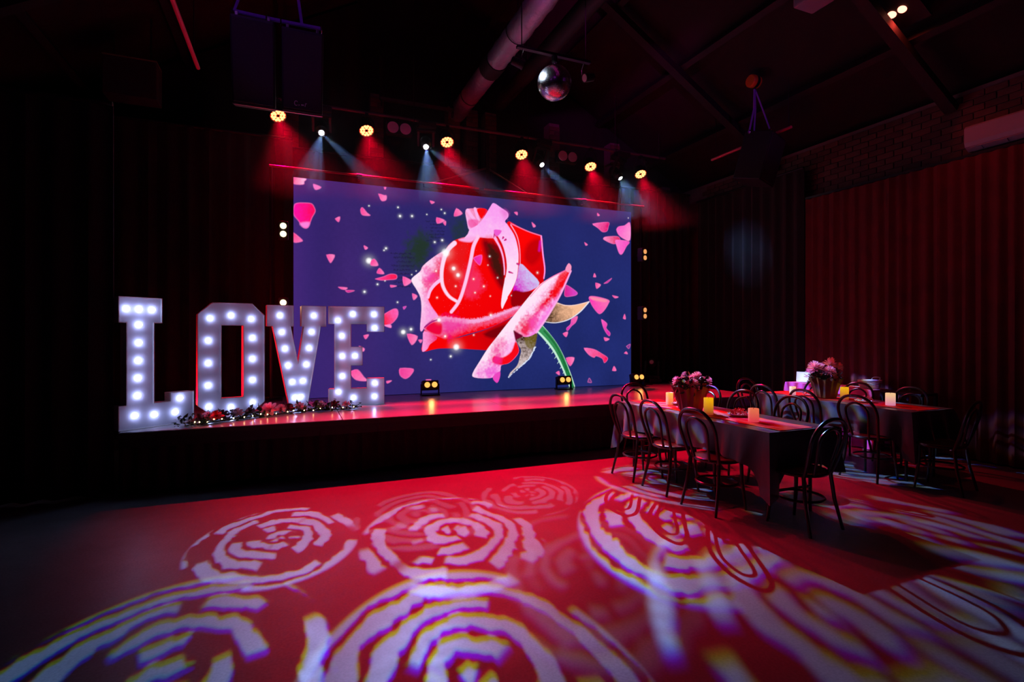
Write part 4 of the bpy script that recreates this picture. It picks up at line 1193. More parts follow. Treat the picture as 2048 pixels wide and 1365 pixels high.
# air conditioner on the brick wall
t = thing('air_conditioner', 'white wall air conditioner on the brick above the red curtain', 'air conditioner', (7.93, 3.45, 3.82))
prof = [(0, 0.0), (-0.13, 0.0), (-0.20, 0.05), (-0.215, 0.10), (-0.215, 0.28), (-0.19, 0.305), (0, 0.305)]
b_ = MB()
n = len(prof)
b_.add([(x, -0.52, z) for x, z in prof] + [(x, 0.52, z) for x, z in prof], [tuple(range(n)), tuple(reversed(range(n, 2 * n)))] + [(i, i + n, (i + 1) % n + n, (i + 1) % n) for i in range(n)])
b_.build('casing', M['acwhite'], t)
MB().box((-0.172, 0.0, 0.018), (0.07, 0.92, 0.012), rot=(0, R(36), 0)).build('louvre', M['acwhite'], t)
MB().box((-0.160, 0.0, 0.028), (0.075, 0.90, 0.02), rot=(0, R(36), 0)).build('outlet', M['blackplastic'], t)
for y in (-0.2, 0.1, 0.35):
    MB().box((-0.175, y, 0.02), (0.05, 0.006, 0.03), rot=(0, R(36), 0)).build('vane', M['acwhite'], t)

# dim box high above the black drape
t = thing('wall_box', 'dim grey rectangular box with a pale top edge above the black drape', 'box', (-1.9, 8.2, 4.56))
MB().box((0, 0, 0.24), (0.58, 0.3, 0.48), bev=0.01).build('body', mat('dim_box_grey', (0.035, 0.037, 0.04), 0.7, var=0.3), t)
MB().box((0, -0.01, 0.485), (0.58, 0.3, 0.015)).build('lid_edge', mat('pale_edge', (0.25, 0.22, 0.10), 0.6, var=0.2), t)
for x in (-0.2, 0.2):
    MB().bar((x, 0, 0.49), (x, 0, roof_z(-1.9 + x) - 4.56), 0.012).build('hanger', M['steel'], t)

# red uplight behind the letters and violet pars under the roof, all assumed, none seen
def assumed_par(name, label, loc, d, m_led, m_ring, power, col, size, foot=True):
    t = thing(name, label, 'stage light', loc)
    d = Vector(d).normalized()
    zc = Vector((0, 0, 0.11 if foot else 0))
    bd = mobj('body', par_body, t, zc, aim(d))
    MB().lathe([(0.108, 0.004), (0.108, -0.003)], 28).build('lens_plate', m_ring, bd)
    face2 = MB()
    for n_, r_ in ((12, 0.082), (6, 0.046)):
        for k_ in range(n_):
            q_ = 2 * PI * k_ / n_
            face2.lathe([(0.0195, 0.0), (0.019, -0.008), (0.010, -0.013)], 12, (r_ * math.cos(q_), r_ * math.sin(q_), -0.004))
    face2.build('led', m_led, bd)
    side = d.cross(Vector((0, 0, 1)))
    side = side.normalized() if side.length > 0.01 else Vector((1, 0, 0))
    e_ = Vector((0, 0, 0.012)) if foot else Vector((0, 0, roof_z(loc[0]) - loc[2] - 0.1))
    MB().tube([zc - d * .05 + side * 0.12, e_ + side * 0.12, e_ - side * 0.12, zc - d * .05 - side * 0.12], 0.01, 6).build('yoke', M['blackmetal'], t)
    if foot:
        bd.scale = (.68, .68, .68)
    spot(t, Vector(loc) + zc + d * 0.05, Vector(loc) + zc + d * 2, size, power, col, 0.06, 0.7)
assumed_par('assumed_uplight', 'assumed red LED lamp on the stage floor, unseen behind letter L', (-1.19, 7.1, ST), (0.8, -0.05, 0.75), M['e_par'], M['e_parring'], UPL_W, (1, 0.0, 0.01), 125)  # unseen source, assumed for the red on the letter sides
VM = (emat('assumed_violet_led', (0.6, 0.05, 1.0), 4.0), emat('assumed_violet_ring', (0.2, 0.01, 0.4), 1.0))  # LED faces of the assumed violet lamps
assumed_par('assumed_violet_light', 'assumed violet par lamp, out of view under the roof, turned up at the foil duct', (1.35, 2.6, 4.95), (1.37, 1.9, 0.60), *VM, VIO_W, (0.90, 0.02, 0.70), 34, False)  # assumed lamp, added to light the foil duct magenta
assumed_par('assumed_violet_light', 'assumed violet par lamp, out of view under the roof, turned at the pair of loudspeakers', (-0.7, 2.5, 4.75), (0.6, 2.75, -0.35), *VM, 20.0, (0.50, 0.10, 1.0), 34, False)  # added lamp, assumed from the purple on the straps of the pair
assumed_par('assumed_violet_light', 'assumed violet par lamp, out of view under the roof, turned at the tilted loudspeaker', (5.3, 2.4, 4.95), (1.2, 3.7, -0.1), *VM, 34.0, (0.60, 0.08, 1.0), 28, False)  # assumed as well, added to light this loudspeaker and its straps purple

# ------------------------------------------------------------------ the LOVE letters
LH = 1.285
LETTERS = {
    'L': ((-1.526, 6.10), 36.0, [(0, 0), (.69, 0), (.69, .323), (.464, .323), (.464, .235), (.305, .235), (.305, 1.04), (.378, 1.04), (.378, LH), (0, LH), (0, 1.04), (.065, 1.04), (.065, .235), (0, .235)], [],
          [(0.067, 1.172), (0.177, 1.17), (0.291, 1.17), (0.174, 1.018), (0.174, 0.843), (0.17, 0.668), (0.167, 0.497), (0.163, 0.325), (0.139, 0.132), (0.313, 0.12), (0.51, 0.122), (0.556, 0.262)]),
    'O': ((-0.980, 6.85), 16.0, [(.146, 0), (.56, 0), (.694, .12), (.694, 1.15), (.56, LH), (.146, LH), (0, 1.15), (0, .12)], [[(.232, .185), (.47, .185), (.47, 1.03), (.232, 1.03)]],
          [(0.122, 1.107), (0.336, 1.143), (0.553, 1.107), (0.103, 0.853), (0.103, 0.597), (0.103, 0.343), (0.11, 0.102), (0.565, 0.881), (0.565, 0.633), (0.565, 0.381), (0.569, 0.117), (0.336, 0.078)]),
    'V': ((-0.292, 7.228), 8.6, [(.262, 0), (.472, 0), (.636, 1.025), (.70, 1.025), (.70, LH), (.406, LH), (.406, 1.025), (.437, 1.025), (.362, .547), (.271, 1.025), (.305, 1.025), (.305, LH), (0, LH), (0, 1.025), (.066, 1.025)], [],
          [(0.149, 1.16), (0.553, 1.165), (0.171, 0.952), (0.526, 0.956), (0.208, 0.743), (0.495, 0.747), (0.245, 0.53), (0.462, 0.537), (0.293, 0.32), (0.421, 0.327), (0.322, 0.119), (0.398, 0.124)]),
    'E': ((0.431, 7.286), -9.0, [(0, 0), (.70, 0), (.70, .34), (.48, .34), (.48, .21), (.274, .21), (.274, .518), (.42, .518), (.42, .756), (.274, .756), (.274, 1.06), (.48, 1.06), (.48, .958), (.70, .958), (.70, LH), (0, LH), (0, 1.06), (.074, 1.06), (.074, .21), (0, .21)], [],
          [(0.114, 1.106), (0.3, 1.188), (0.569, 1.188), (0.578, 1.009), (0.163, 0.904), (0.167, 0.639), (0.328, 0.641), (0.169, 0.375), (0.121, 0.171), (0.31, 0.09), (0.575, 0.101), (0.58, 0.277)]),
}
bulb_me = MB().lathe([(0.010, 0.0), (0.011, 0.010), (0.0155, 0.017), (0.0185, 0.026), (0.017, 0.034), (0.010, 0.041), (0.002, 0.043)], 16, M=Matrix.Rotation(R(90), 3, 'X')).mesh('bulb', M['e_bulb'], True)
LT = 0.135
for ch, (org, ang, poly, holes, bulbs) in LETTERS.items():
    t = thing('marquee_letter', 'white light-up letter %s standing on the stage, studded with round bulbs' % ch, 'letter', (org[0], org[1], ST + 0.005), R(ang))
    MB().prism(poly, 0.022, LT, holes).build('body', M['letterside'], t)
    MB().prism(poly, 0.014, 0.022, holes).build('face', M['letter'], t)
    rim = MB()
    for lp in [poly] + holes:
        for i in range(len(lp)):
            a, b = Vector((lp[i][0], 0, lp[i][1])), Vector((lp[(i + 1) % len(lp)][0], 0, lp[(i + 1) % len(lp)][1]))
            d = b - a
            an = math.atan2(d.z, d.x)
            rim.box((a + b) / 2 + Vector((0, 0.007, 0)), (d.length + 0.008, 0.015, 0.008), rot=(0, -an, 0))
    rim.build('rim', M['letterside'], t)
    for (u, v) in bulbs:
        mobj('bulb', bulb_me, t, (u, 0.014, v))

# ------------------------------------------------------------------ flowers
def blossom(mb, r, layers, c=(0, 0, 0), rn=random, narrow=1.0, dome=0.5):
    C = Vector(c)
    for li, (n, rad, lift) in enumerate(layers):
        for k in range(n):
            q = 2 * PI * (k + 0.5 * (li % 2)) / n + rn.uniform(-.1, .1)
            w = narrow * rad * r * 1.9 / n * 1.6
            Lr = rad * r * rn.uniform(.88, 1.08)
            e = Vector((math.cos(q), math.sin(q), 0)); s = Vector((-math.sin(q), math.cos(q), 0)); z = Vector((0, 0, 1))
            pts = []
            for tt, ww, up in ((0.0, .15, 0.0), (.45, .5, .7), (.8, .48, 1.0), (1.0, .16, .9)):
                ctr = C + e * Lr * tt + z * (lift * r * up + dome * r * (1 - rad) * tt)
                pts.append((ctr - s * w * ww, ctr + z * (-0.08 * r * (1 if tt < 1 else 0)), ctr + s * w * ww))
            vs = [p for row in pts for p in row]
            fs = []
            for i in range(3):
                for j in range(2):
                    a = i * 3 + j
                    fs.append((a, a + 1, a + 4, a + 3))
            mb.add(vs, fs)
    return mb
ROSE = [(7, 1.0, 0.15), (6, 0.78, 0.38), (5, 0.52, 0.55), (4, 0.30, 0.65)]
MUM = [(16, 1.0, 0.0), (14, 0.85, 0.2), (11, 0.62, 0.4), (8, 0.4, 0.5)]
def leaves(n, spread, rn, L0=0.05):
    mb = MB()
    for k in range(n):
        c = Vector(spread(rn))
        d = Vector((rn.gauss(0, 1), rn.gauss(0, 1), rn.gauss(0.15, .6))).normalized()
        s = d.cross(Vector((rn.random(), rn.random(), 1))).normalized()
        L = L0 * rn.uniform(.6, 1.3)
        w = L * 0.28
        m = d.cross(s) * L * 0.12
        vv = [c, c + d * L * .45 - s * w + m, c + d * L * .45, c + d * L * .45 + s * w + m, c + d * L]
        for p in vv:
            p.z = max(p.z, 0.003)
        mb.add(vv, [(0, 1, 2), (0, 2, 3), (1, 4, 2), (2, 4, 3)])
    return mb
gp = smooth_path([(-1.00, 6.18, 0), (-0.86, 6.27, 0), (-0.68, 6.40, 0), (-0.42, 6.56, 0), (-0.20, 6.66, 0), (0.08, 6.80, 0), (0.36, 6.82, 0), (0.72, 6.83, 0)], 10)
ga = thing('flower_garland', 'garland of leaves, roses and tiny warm lights lying before the letters', 'garland', (0, 0, ST))
def gsp(rn):
    p = gp[rn.randrange(len(gp))]
    return (p.x + rn.gauss(0, .05), p.y + rn.gauss(0, .045), 0.02 + abs(rn.gauss(0.0, .04)))
rn = random.Random(21)
MB().tube([p + Vector((0, 0, 0.012)) for p in gp], 0.007, 6).build('vine', M['leaf'], ga)
tag(leaves(560, gsp, rn, 0.06).build('foliage', M['leaf'], ga), kind='stuff')
for k, (tq, rr, mm) in enumerate(((.12, .040, 'burgundy'), (.19, .045, 'pinkpetal'), (.24, .05, 'petal'), (.30, .045, 'burgundy'), (.38, .046, 'palepetal'), (.44, .04, 'burgundy'), (.53, .07, 'pinkpetal'), (.60, .045, 'palepetal'), (.66, .042, 'burgundy'), (.72, .045, 'palepetal'), (.80, .040, 'burgundy'), (.85, .045, 'palepetal'), (.90, .042, 'burgundy'), (.95, .035, 'palepetal'))):
    p = gp[int(tq * (len(gp) - 1))]
    blossom(MB(), rr * 1.5, ROSE, (0, 0, 0), rn).build('rose', M[mm], ga, True, (p.x + rn.uniform(-.03, .03), p.y - 0.02 + rn.uniform(-.02, .02), 0.07), (R(rn.uniform(20, 50)), 0, R(rn.uniform(-20, 20))))
fb = MB().lathe([(0.001, -0.006), (0.0045, -0.004), (0.006, 0), (0.0045, 0.004), (0.001, 0.006)], 8).mesh('fairy_bulb', M['e_fairy'])
for k in range(19):
    p = gp[int((0.10 + 0.89 * k / 18) * (len(gp) - 1))]
    mobj('fairy_bulb', fb, ga, (p.x + rn.uniform(-.02, .02), p.y - 0.10 + rn.uniform(-.02, .02), 0.03 + rn.uniform(0, .025)))

# ------------------------------------------------------------------ bentwood chairs
def make_chair():
    c = thing('bentwood_chair', 'x', 'chair')
    MB().lathe([(0.165, 0.448), (0.19, 0.452), (0.188, 0.459), (0.10, 0.456), (0.02, 0.4545)], 32).build('seat', M['seat'], c, True)
    MB().tube([(0.197 * math.cos(q), 0.197 * math.sin(q), 0.447) for q in np.linspace(0, 2 * PI, 37)[:-1]], 0.017, 8, closed=True).build('seat_rim', M['wood'], c, True)
    MB().tube([(0.178 * math.cos(q), 0.178 * math.sin(q) - .005, 0.235) for q in np.linspace(0, 2 * PI, 33)[:-1]], 0.0105, 8, closed=True).build('stretcher_ring', M['wood'], c, True)
    out = smooth_path([(-0.165, -0.155, 0.43), (-0.185, -0.20, 0.56), (-0.205, -0.24, 0.70), (-0.185, -0.265, 0.80), (-0.11, -0.285, 0.875), (0, -0.29, 0.897), (0.11, -0.285, 0.875), (0.185, -0.265, 0.80), (0.205, -0.24, 0.70), (0.185, -0.20, 0.56), (0.165, -0.155, 0.43)], 5)
    MB().tube(out, 0.0150, 8).build('back_hoop', M['wood'], c, True)
    inn = smooth_path([(-0.085, -0.185, 0.45), (-0.10, -0.215, 0.56), (-0.118, -0.245, 0.69), (-0.098, -0.265, 0.775), (0, -0.278, 0.822), (0.098, -0.265, 0.775), (0.118, -0.245, 0.69), (0.10, -0.215, 0.56), (0.085, -0.185, 0.45)], 5)
    MB().tube(inn, 0.0120, 8).build('inner_hoop', M['wood'], c, True)
    for s in (-1, 1):
        MB().tube([(s * 0.165, -0.155, 0.44), (s * 0.178, -0.18, 0.235), (s * 0.20, -0.235, 0.0)], [0.0155, 0.0145, 0.012], 8).build('leg', M['wood'], c, True)
        MB().tube([(s * 0.148, 0.13, 0.44), (s * 0.156, 0.138, 0.235), (s * 0.17, 0.165, 0.0)], [0.018, 0.0155, 0.011], 8).build('leg', M['wood'], c, True)
    return c
proto = make_chair()
CH = [
    ((3.52, 4.85), -90, 'first table, dance-floor side, chair closest to the stage'),
    ((3.53, 4.31), -92, 'first table, dance-floor side, middle of three chairs'),
    ((3.52, 3.71), -86, 'first table, dance-floor side, beside the corner with the long hanging cloth'),
    ((4.57, 5.23), 90, 'first table, side facing the second table, chair beside the stage'),
    ((4.57, 4.66), 93, 'first table, side facing the second table, middle chair'),
    ((4.57, 4.04), 88, 'first table, side facing the second table, chair beside the lone pink candle'),
    ((3.82, 3.12), 4, 'chair alone at the end of the first table, facing the stage'),
    ((4.14, 5.57), 182, 'chair alone at the end of the first table, its back to the stage'),
    ((5.81, 5.06), -90, 'second table, side facing the first table, chair beside the stage'),
    ((5.81, 4.47), -91, 'second table, side facing the first table, middle chair'),
    ((5.81, 3.85), -88, 'second table, side facing the first table, chair furthest from the stage'),
    ((6.70, 5.38), 90, 'second table, curtain side, chair behind the potted flowers'),
    ((6.72, 4.80), 92, 'second table, curtain side, middle chair before the fuchsia cloth'),
    ((6.70, 4.15), 88, 'second table, curtain side, chair furthest from the stage'),
    ((6.02, 3.30), 12, 'chair alone at the end of the second table, facing the stage'),
    ((6.17, 5.64), 184, 'chair alone at the end of the second table, its back to the stage'),
]
for i, ((x, y), rz, lab) in enumerate(CH):
    c = proto if i == 0 else copy_tree(proto)
    c.location = (x, y, 0)
    c.rotation_euler = (0, 0, R(rz))
    c['label'] = 'dark bentwood ' + lab if lab.startswith('chair') else 'dark bentwood chair: ' + lab
    c['group'] = 'bentwood chairs around the dining tables'

# ------------------------------------------------------------------ tables
def table(x0, x1, y0, y1, label):
    cx, cy = (x0 + x1) / 2, (y0 + y1) / 2
    t = thing('trestle_table', label, 'table', (cx, cy, 0))
    w, l = x1 - x0, y1 - y0
    MB().box((0, 0, 0.73), (w, l, 0.03), bev=0.006).build('top', M['seat'], t)
    for sy in (-1, 1):
        for sx in (-1, 1):
            MB().bar((sx * (w / 2 - .12), sy * (l / 2 - .12), 0), (sx * (w / 2 - .12), sy * (l / 2 - .12), 0.715), 0.015).build('leg', M['blackmetal'], t)
        MB().bar((-(w / 2 - .12), sy * (l / 2 - .12), 0.22), (w / 2 - .12, sy * (l / 2 - .12), 0.22), 0.012).build('crossbar', M['blackmetal'], t)
    return t
def tablecloth(x0, x1, y0, y1, z, drop, corner, label, m, seed, floorlen=False):
    rn = random.Random(seed)
    cx, cy = (x0 + x1) / 2, (y0 + y1) / 2
    hw, hl = (x1 - x0) / 2 + 0.006, (y1 - y0) / 2 + 0.006
    per = []
    def side(a, b, n):
        for i in range(n):
            q = i / n
            per.append((a[0] + (b[0] - a[0]) * q, a[1] + (b[1] - a[1]) * q))
    C = [(-hw, -hl), (hw, -hl), (hw, hl), (-hw, hl)]
    for k in range(4):
        side(C[k], C[(k + 1) % 4], 16 if k % 2 == 0 else 44)
    n = len(per)
    rows = 10
    vs, fs = [], []
    amps = [rn.uniform(.5, 1.2) for _ in range(9)]
    for r in range(rows + 1):
        q = r / rows
        for i, (x, y) in enumerate(per):
            dcx, dcy = hw - abs(x), hl - abs(y)
            dc = math.hypot(dcx, dcy)                       # distance to the closest corner
            f = math.exp(-(dc / 0.12) ** 2)
            d_ = drop * (1 + 0.05 * math.sin(i * 0.37 + seed)) + (corner - drop) * f * (1.0 if x < 0 else 0.35)
            nx = 1 if hw - abs(x) < 1e-6 else 0
            ny = 1 if hl - abs(y) < 1e-6 else 0
            ox = (math.copysign(1, x) if nx else 0); oy = (math.copysign(1, y) if ny else 0)
            k = math.hypot(ox, oy) or 1
            fold = 0.018 * math.sin((x + y) * 19 + seed) * amps[i % 9] + 0.012 * math.sin((x - y) * 33 + 2 * seed)
            fold *= 1 + (-1.6 * f)
            out = q * (0.035 + fold * 1.2) + f * q * 0.0
            out += q ** .7 * (0.065 * math.exp(-(dc / 0.045) ** 2) - 0.025 * math.exp(-((dc - 0.11) / 0.04) ** 2) + 0.03 * math.exp(-((dc - 0.24) / 0.05) ** 2))
            pinch = f * q * 0.10
            tx = -math.copysign(1, x) * pinch if ny and not nx else 0
            ty = -math.copysign(1, y) * pinch if nx and not ny else 0
            zz = z - d_ * q - 0.004 * (1 - (1 - q) ** 2)
            vs.append((x + ox / k * out - tx * 0, y + oy / k * out - ty * 0, max(zz, 0.012)))
    for r in range(rows):
        for i in range(n):
            j = (i + 1) % n
            fs.append((r * n + i, (r + 1) * n + i, (r + 1) * n + j, r * n + j))
    mb = MB().add(vs, fs)
    # top surface: inner grid fan with slight creases
    gx_, gy_ = 8, 24
    tv, tf = [], []
    for b in range(gy_ + 1):
        for a in range(gx_ + 1):
            tv.append((-hw + 2 * hw * a / gx_, -hl + 2 * hl * b / gy_, z + (0.0 if a in (0, gx_) or b in (0, gy_) else 0.0012 * math.sin(b * 1.7 + seed))))
    for b in range(gy_):
        for a in range(gx_):
            k = b * (gx_ + 1) + a
            tf.append((k, k + 1, k + gx_ + 2, k + gx_ + 1))
    mb.add(tv, tf)
    o = mb.build('tablecloth', m, None, True, (cx, cy, 0))
    tag(o, label, 'tablecloth')
    return o
T1, T2 = (3.58, 4.32, 3.20, 5.34), (5.86, 6.56, 3.48, 5.45)
table(*T1, 'long table with its end by the swirl-lit open floor')
table(*T2, 'long table standing between the other table and the red curtain')
tablecloth(*T1, 0.750, 0.275, 0.56, 'charcoal cloth over the table whose end meets the swirl-lit floor', M['cloth'], 3)
tablecloth(*T2, 0.750, 0.275, 0.52, 'charcoal cloth over the table nearer the red curtain', M['cloth'], 5)
def runner(x0, x1, y0, y1, z, label):
    mb = MB()
    n = 40
    vs, fs = [], []
    for i in range(n + 1):
        y = y0 + (y1 - y0) * i / n
        zz = z + 0.0015 * (1 + math.sin(i * 1.3))
        o = 0.006 * math.sin(i * .7)
        vs += [(x0 + o, y, zz), (x1 + o, y, zz), (x1 + o, y, z - 0.001), (x0 + o, y, z - 0.001)]
    for i in range(n):
        a, b = i * 4, i * 4 + 4
        fs += [(a, a + 1, b + 1, b), (a + 1, a + 2, b + 2, b + 1), (a + 2, a + 3, b + 3, b + 2), (a + 3, a, b, b + 3)]
    fs += [(0, 3, 2, 1), (n * 4, n * 4 + 1, n * 4 + 2, n * 4 + 3)]
    o = mb.add(vs, fs).build('table_runner', M['runner'], None)
    return tag(o, label, 'runner')
runner(3.72, 4.11, 3.22, 5.32, 0.7535, 'bright red runner along the table by the open floor')
runner(6.01, 6.39, 3.50, 5.43, 0.7535, 'bright red runner along the table near the red curtain')

def candle_mat(name, top, bot, strength):
    m = bpy.data.materials.new(name)
    m.use_nodes = True
    nt = m.node_tree
    b = nt.nodes['Principled BSDF']
    b.inputs['Base Color'].default_value = (0.38, 0.33, 0.27, 1)
    b.inputs['Roughness'].default_value = 0.5
    tc = nt.nodes.new('ShaderNodeTexCoord'); sp = nt.nodes.new('ShaderNodeSeparateXYZ')
    rp = nt.nodes.new('ShaderNodeValToRGB')
    rp.color_ramp.elements[0].position = 0.05; rp.color_ramp.elements[0].color = (*s2l(bot), 1)
    rp.color_ramp.elements[1].position = 0.9; rp.color_ramp.elements[1].color = (*s2l(top), 1)
    nt.links.new(tc.outputs['Generated'], sp.inputs[0]); nt.links.new(sp.outputs[2], rp.inputs[0])
    nt.links.new(rp.outputs[0], b.inputs['Emission Color'])
    b.inputs['Emission Strength'].default_value = strength
    return m
CM = {'yellow': candle_mat('glowing_wax_yellow', (252, 190, 80), (235, 105, 70), .85),
      'orange': candle_mat('glowing_wax_orange', (250, 180, 6), (150, 50, 26), .85),
      'pink': candle_mat('glowing_wax_pink', (246, 120, 84), (226, 60, 80), .8),
      'pale': candle_mat('glowing_wax_pale', (255, 206, 150), (216, 130, 170), .85)}
def candle(x, y, r, h, kind, label):
    t = thing('pillar_candle', label, 'candle', (x, y, 0.757))
    MB().lathe([(r * .97, 0.0), (r, 0.004), (r, h - 0.004), (r * .95, h), (r * .82, h - 0.002), (r * .72, h - 0.012), (0.006, h - 0.014)], 28).build('wax', CM[kind], t, True)
    MB().bar((0, 0, h - 0.015), (0, 0, h + 0.004), 0.002).build('wick', M['wick'], t)
candle(3.93, 4.87, 0.040, 0.135, 'yellow', 'glowing yellow-topped candle beside the plate at the stage end')
candle(3.80, 4.12, 0.046, 0.165, 'orange', 'tall glowing orange candle in front of the potted flowers, first table')
candle(3.87, 3.63, 0.046, 0.120, 'pink', 'short pink glowing candle alone near the end of the runner')
candle(6.03, 5.02, 0.038, 0.110, 'pale', 'pale candle at the stage end of the table near the red curtain')
candle(6.19, 4.43, 0.046, 0.150, 'orange', 'glowing orange candle beside the peach flowers, near the red curtain')
candle(6.17, 3.88, 0.048, 0.135, 'pale', 'pale pink candle alone at the free end of the second table')

def plate(x, y, r, label, heap_label):
    t = thing('plate', label, 'plate', (x, y, 0.757))
    MB().lathe([(r * .55, 0.0), (r * .62, 0.004), (r * .95, 0.020), (r, 0.024), (r * .97, 0.026), (r * .62, 0.011), (0.01, 0.009)], 32).build('dish', M['plate'], t, True)
    rn = random.Random(int(x * 100 + y * 10))
    mb = MB()
    for k in range(130):
        q, d = rn.uniform(0, 2 * PI), r * .82 * math.sqrt(rn.random())
        top = 0.014 + 0.062 * max(0, 1 - (d / (r * .85)) ** 2)
        c = Vector((d * math.cos(q), d * math.sin(q), rn.uniform(.35, 1) * top + .008))
        rad = rn.uniform(.008, .014)
        Mx = Matrix.Rotation(rn.uniform(0, 3), 3, Vector((rn.random(), rn.random(), rn.random() + .1)).normalized())
        P = [Mx @ Vector(p) * rad for p in ((1, 0, .2), (0, 1, 0), (-1, 0, .2), (0, -1, 0), (0, 0, .45), (0, 0, -.35))]
        mb.add([c + p for p in P], [(0, 1, 4), (1, 2, 4), (2, 3, 4), (3, 0, 4), (1, 0, 5), (2, 1, 5), (3, 2, 5), (0, 3, 5)])
    h = mb.build('sweets', M['petal'], None, True, (x, y, 0.757))
    tag(h, heap_label, 'sweets', kind='stuff')
plate(4.02, 4.84, 0.105, 'white plate of red treats next to the yellow-topped candle', 'red treats scattered on the plate next to the yellow-topped candle')
plate(4.00, 3.93, 0.105, 'white plate piled with red treats between the orange and pink candles', 'red treats piled on the plate between orange and pink candles')
plate(6.16, 4.16, 0.105, 'white plate of red treats between the candles, near the red curtain', 'red treats piled on the plate near the red curtain')
plate(6.16, 4.86, 0.100, 'white plate of red treats beside the pale candle, stage end of second table', 'red treats on the plate beside the pale candle')

def pot_flowers(x, y, label, petals, seed, potmat, collar):
    rn = random.Random(seed)
    t = thing('potted_flowers', label, 'flowers', (x, y, 0.757))
    MB().lathe([(0.085, 0.0), (0.095, 0.01), (0.118, 0.13), (0.132, 0.20), (0.137, 0.205), (0.130, 0.208), (0.115, 0.17), (0.02, 0.165)], 20).build('pot', potmat, t, True)
    wr_ = MB()
    n = 30
    vs, fs = [], []
    for r_, (rad, z) in enumerate(((0.115, 0.008), (0.135, 0.10), (0.155, 0.19), (0.18, 0.245))):
        for k in range(n):
            q = 2 * PI * k / n
            rr = rad * (1 + 0.05 * (-1) ** k * (r_ + 1) / 2)
            vs.append((rr * math.cos(q), rr * math.sin(q), z + (0.02 * math.sin(k * 1.7) if r_ == 3 else 0)))
    for r_ in range(3):
        for k in range(n):
            k2 = (k + 1) % n
            fs.append((r_ * n + k, r_ * n + k2, (r_ + 1) * n + k2, (r_ + 1) * n + k))
    wr_.add(vs, fs).build('wrap', collar, t, True)
    def spr(r):
        q, d = r.uniform(0, 2 * PI), 0.17 * math.sqrt(r.random())
        return (d * math.cos(q), d * math.sin(q), 0.20 + 0.14 * r.random())
    tag(leaves(240, spr, rn, 0.055).build('foliage', M['leaf'], t), kind='stuff')
    for (fx, fy, fz, r, kind, mm) in petals:
        fz, r = fz + 0.035, r * 1.2
        d = Vector((fx, fy, fz - 0.14)).normalized()
        blossom(MB(), r, MUM if kind == 'm' else ROSE, (0, 0, 0), rn, 1.0).build('flower', M[mm], t, True, (fx, fy, fz), d.to_track_quat('Z', 'Y').to_euler())
        MB().tube([(fx * .4, fy * .4, 0.16), (fx, fy, fz)], 0.004, 5).build('stem', M['leaf'], t)
pot_flowers(3.82, 4.40, 'bouquet of small pink flowers in a dark red wrapped pot, first table',
            [(-0.12, 0.06, 0.27, 0.055, 'm', 'pinkpetal'), (-0.06, -0.10, 0.255, 0.06, 'm', 'pinkpetal'), (0.10, 0.02, 0.31, 0.06, 'm', 'pinkpetal'), (0.15, -0.07, 0.27, 0.058, 'm', 'pinkpetal'), (0.02, 0.10, 0.32, 0.045, 'm', 'palepetal'), (-0.02, 0.02, 0.33, 0.04, 'r', 'burgundy'), (0.06, -0.13, 0.23, 0.03, 'r', 'potyellow'), (0.12, 0.10, 0.28, 0.05, 'm', 'pinkpetal')], 31, M['potyellow'], mat('crimson_wrap', (0.45, 0.03, 0.07), 0.45, var=0.3, vscale=12))
pot_flowers(6.14, 4.64, 'bouquet of large pink and peach flowers in a dark wrapped pot, near the red curtain',
            [(-0.13, 0.04, 0.33, 0.10, 'm', 'pinkpetal'), (-0.07, -0.10, 0.30, 0.075, 'm', 'pinkpetal'), (0.11, 0.02, 0.37, 0.085, 'r', 'peach'), (0.16, -0.04, 0.34, 0.06, 'r', 'peach'), (0.0, -0.10, 0.26, 0.045, 'r', 'peach'), (0.0, 0.06, 0.35, 0.04, 'r', 'pinkpetal'), (-0.02, -0.14, 0.22, 0.035, 'r', 'peach')], 33, M['potyellow'], mat('brown_wrap', (0.16, 0.05, 0.03), 0.5, var=0.3, vscale=12))

# ------------------------------------------------------------------ side table by the curtain
T3 = (7.18, 7.52, 4.76, 6.10)
t = thing('side_table', 'narrow table by the red curtain, hidden under fuchsia cloth', 'table', (7.35, 5.43, 0))
MB().box((0, 0, 0.775), (0.32, 1.30, 0.03)).build('top', M['seat'], t)
for sx in (-1, 1):
    for sy in (-1, 1):
        MB().box((sx * .13, sy * .61, 0.38), (0.04, 0.04, 0.76)).build('leg', M['seat'], t)
tablecloth(*T3, 0.798, 0.76, 0.77, 'fuchsia pink cloth over the narrow side table by the red curtain', M['pinkcloth'], 9)
o = MB().box((7.35, 5.42, 0.804), (0.24, 0.72, 0.004)).build('white_mat', M['card'], None)
tag(o, 'white mat lying on the fuchsia cloth of the side table', 'mat')
t = thing('table_sign', 'small white sign with added glow and red marks on the fuchsia side table', 'sign', (7.34, 5.92, 0.799), R(-62))
MB().box((0, 0, 0.085), (0.19, 0.008, 0.155), rot=(R(-10), 0, 0)).build('card', M['glowcard'], t)
MB().box((0, 0.03, 0.004), (0.10, 0.07, 0.008)).build('foot', M['card'], t)
sg = MB()
for k, (x, z, a, L) in enumerate(((0.03, 0.12, .6, .05), (0.055, 0.115, -.5, .045), (0.035, 0.09, .2, .06), (0.02, 0.065, 0, .05))):
    sg.box((x, -0.006 - .012 * (z - .085) * -1, z), (L, 0.002, 0.008), rot=(R(-10), a, 0))
sg.build('writing', M['ink'], t)
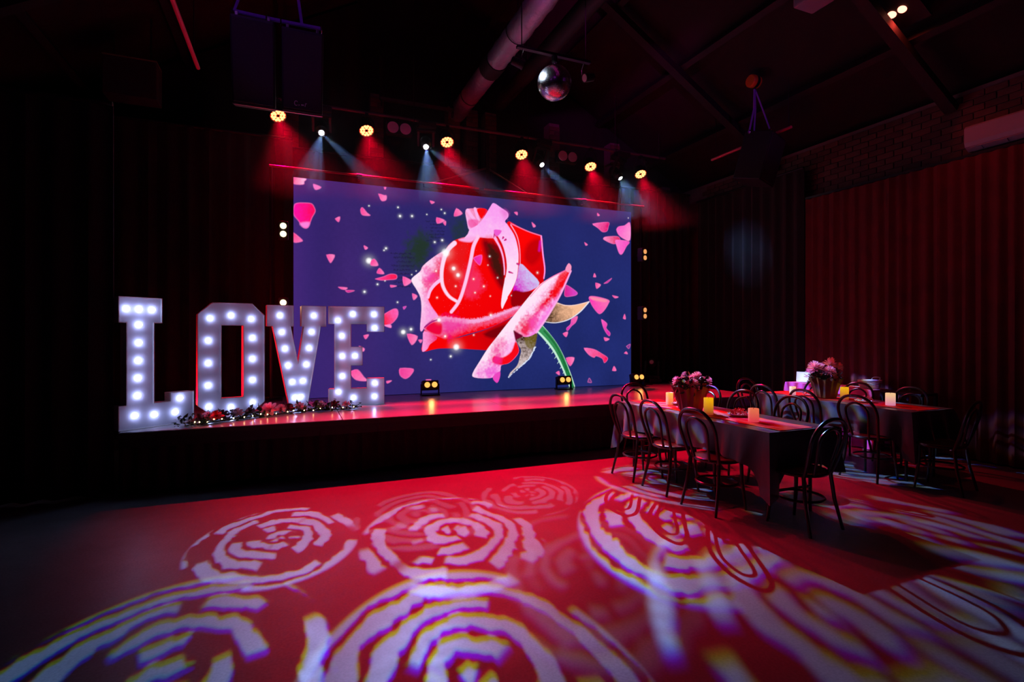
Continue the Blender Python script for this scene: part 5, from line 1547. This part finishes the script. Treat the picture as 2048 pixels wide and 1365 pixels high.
t = thing('low_table', 'small dark table by the curtain, next to the fuchsia cloth', 'table', (7.40, 4.43, 0))
MB().box((0, 0, 0.785), (0.34, 0.50, 0.03), bev=0.005).build('top', M['blackplastic'], t)
for sx in (-1, 1):
    for sy in (-1, 1):
        MB().box((sx * .14, sy * .24, 0.385), (0.035, 0.035, 0.77)).build('leg', M['blackplastic'], t)
t = thing('basket', 'pale wicker basket on the end of the fuchsia-covered side table', 'basket', (7.37, 4.91, 0.803), R(-68))
bk = MB()
for k in range(6):
    f = 1 + 0.05 * k
    z = 0.012 + 0.019 * k
    w, d = 0.105 * f, 0.07 * f
    pth = [(w * math.copysign(min(1, abs(math.cos(q)) ** .4), math.cos(q)), d * math.copysign(min(1, abs(math.sin(q)) ** .4), math.sin(q)), z) for q in np.linspace(0, 2 * PI, 33)[:-1]]
    bk.tube(pth, 0.0095, 6, closed=True)
bk.build('weave', M['wicker'], t, True)
MB().box((0, 0, 0.006), (0.2, 0.13, 0.01)).build('bottom', M['wicker'], t)
MB().tube(smooth_path([(0.10, 0.0, 0.10), (0.12, 0, 0.15), (0.05, 0, 0.155), (0.02, 0.0, 0.125)], 5), 0.006, 6).build('handle', M['wicker'], t)
MB().box((0.0, 0, 0.10), (0.17, 0.10, 0.02), bev=0.006).build('liner', M['card'], t)

# ------------------------------------------------------------------ thin stage haze around the lamps
hz = MB().box((2.95, 7.95, 4.22), (7.8, 2.0, 1.54)).build('stage_haze', None)
hm = bpy.data.materials.new('haze')
hm.use_nodes = True
nt = hm.node_tree
nt.nodes.clear()
vs_ = nt.nodes.new('ShaderNodeVolumeScatter')
vs_.inputs['Color'].default_value = (1, 1, 1, 1)
vs_.inputs['Density'].default_value = HAZE
vs_.inputs['Anisotropy'].default_value = 0.35
ou = nt.nodes.new('ShaderNodeOutputMaterial')
nt.links.new(vs_.outputs[0], ou.inputs['Volume'])
hz.data.materials.clear()
hz.data.materials.append(hm)
tag(hz, 'thin haze drifting around the lamps above the stage', 'haze', kind='stuff')
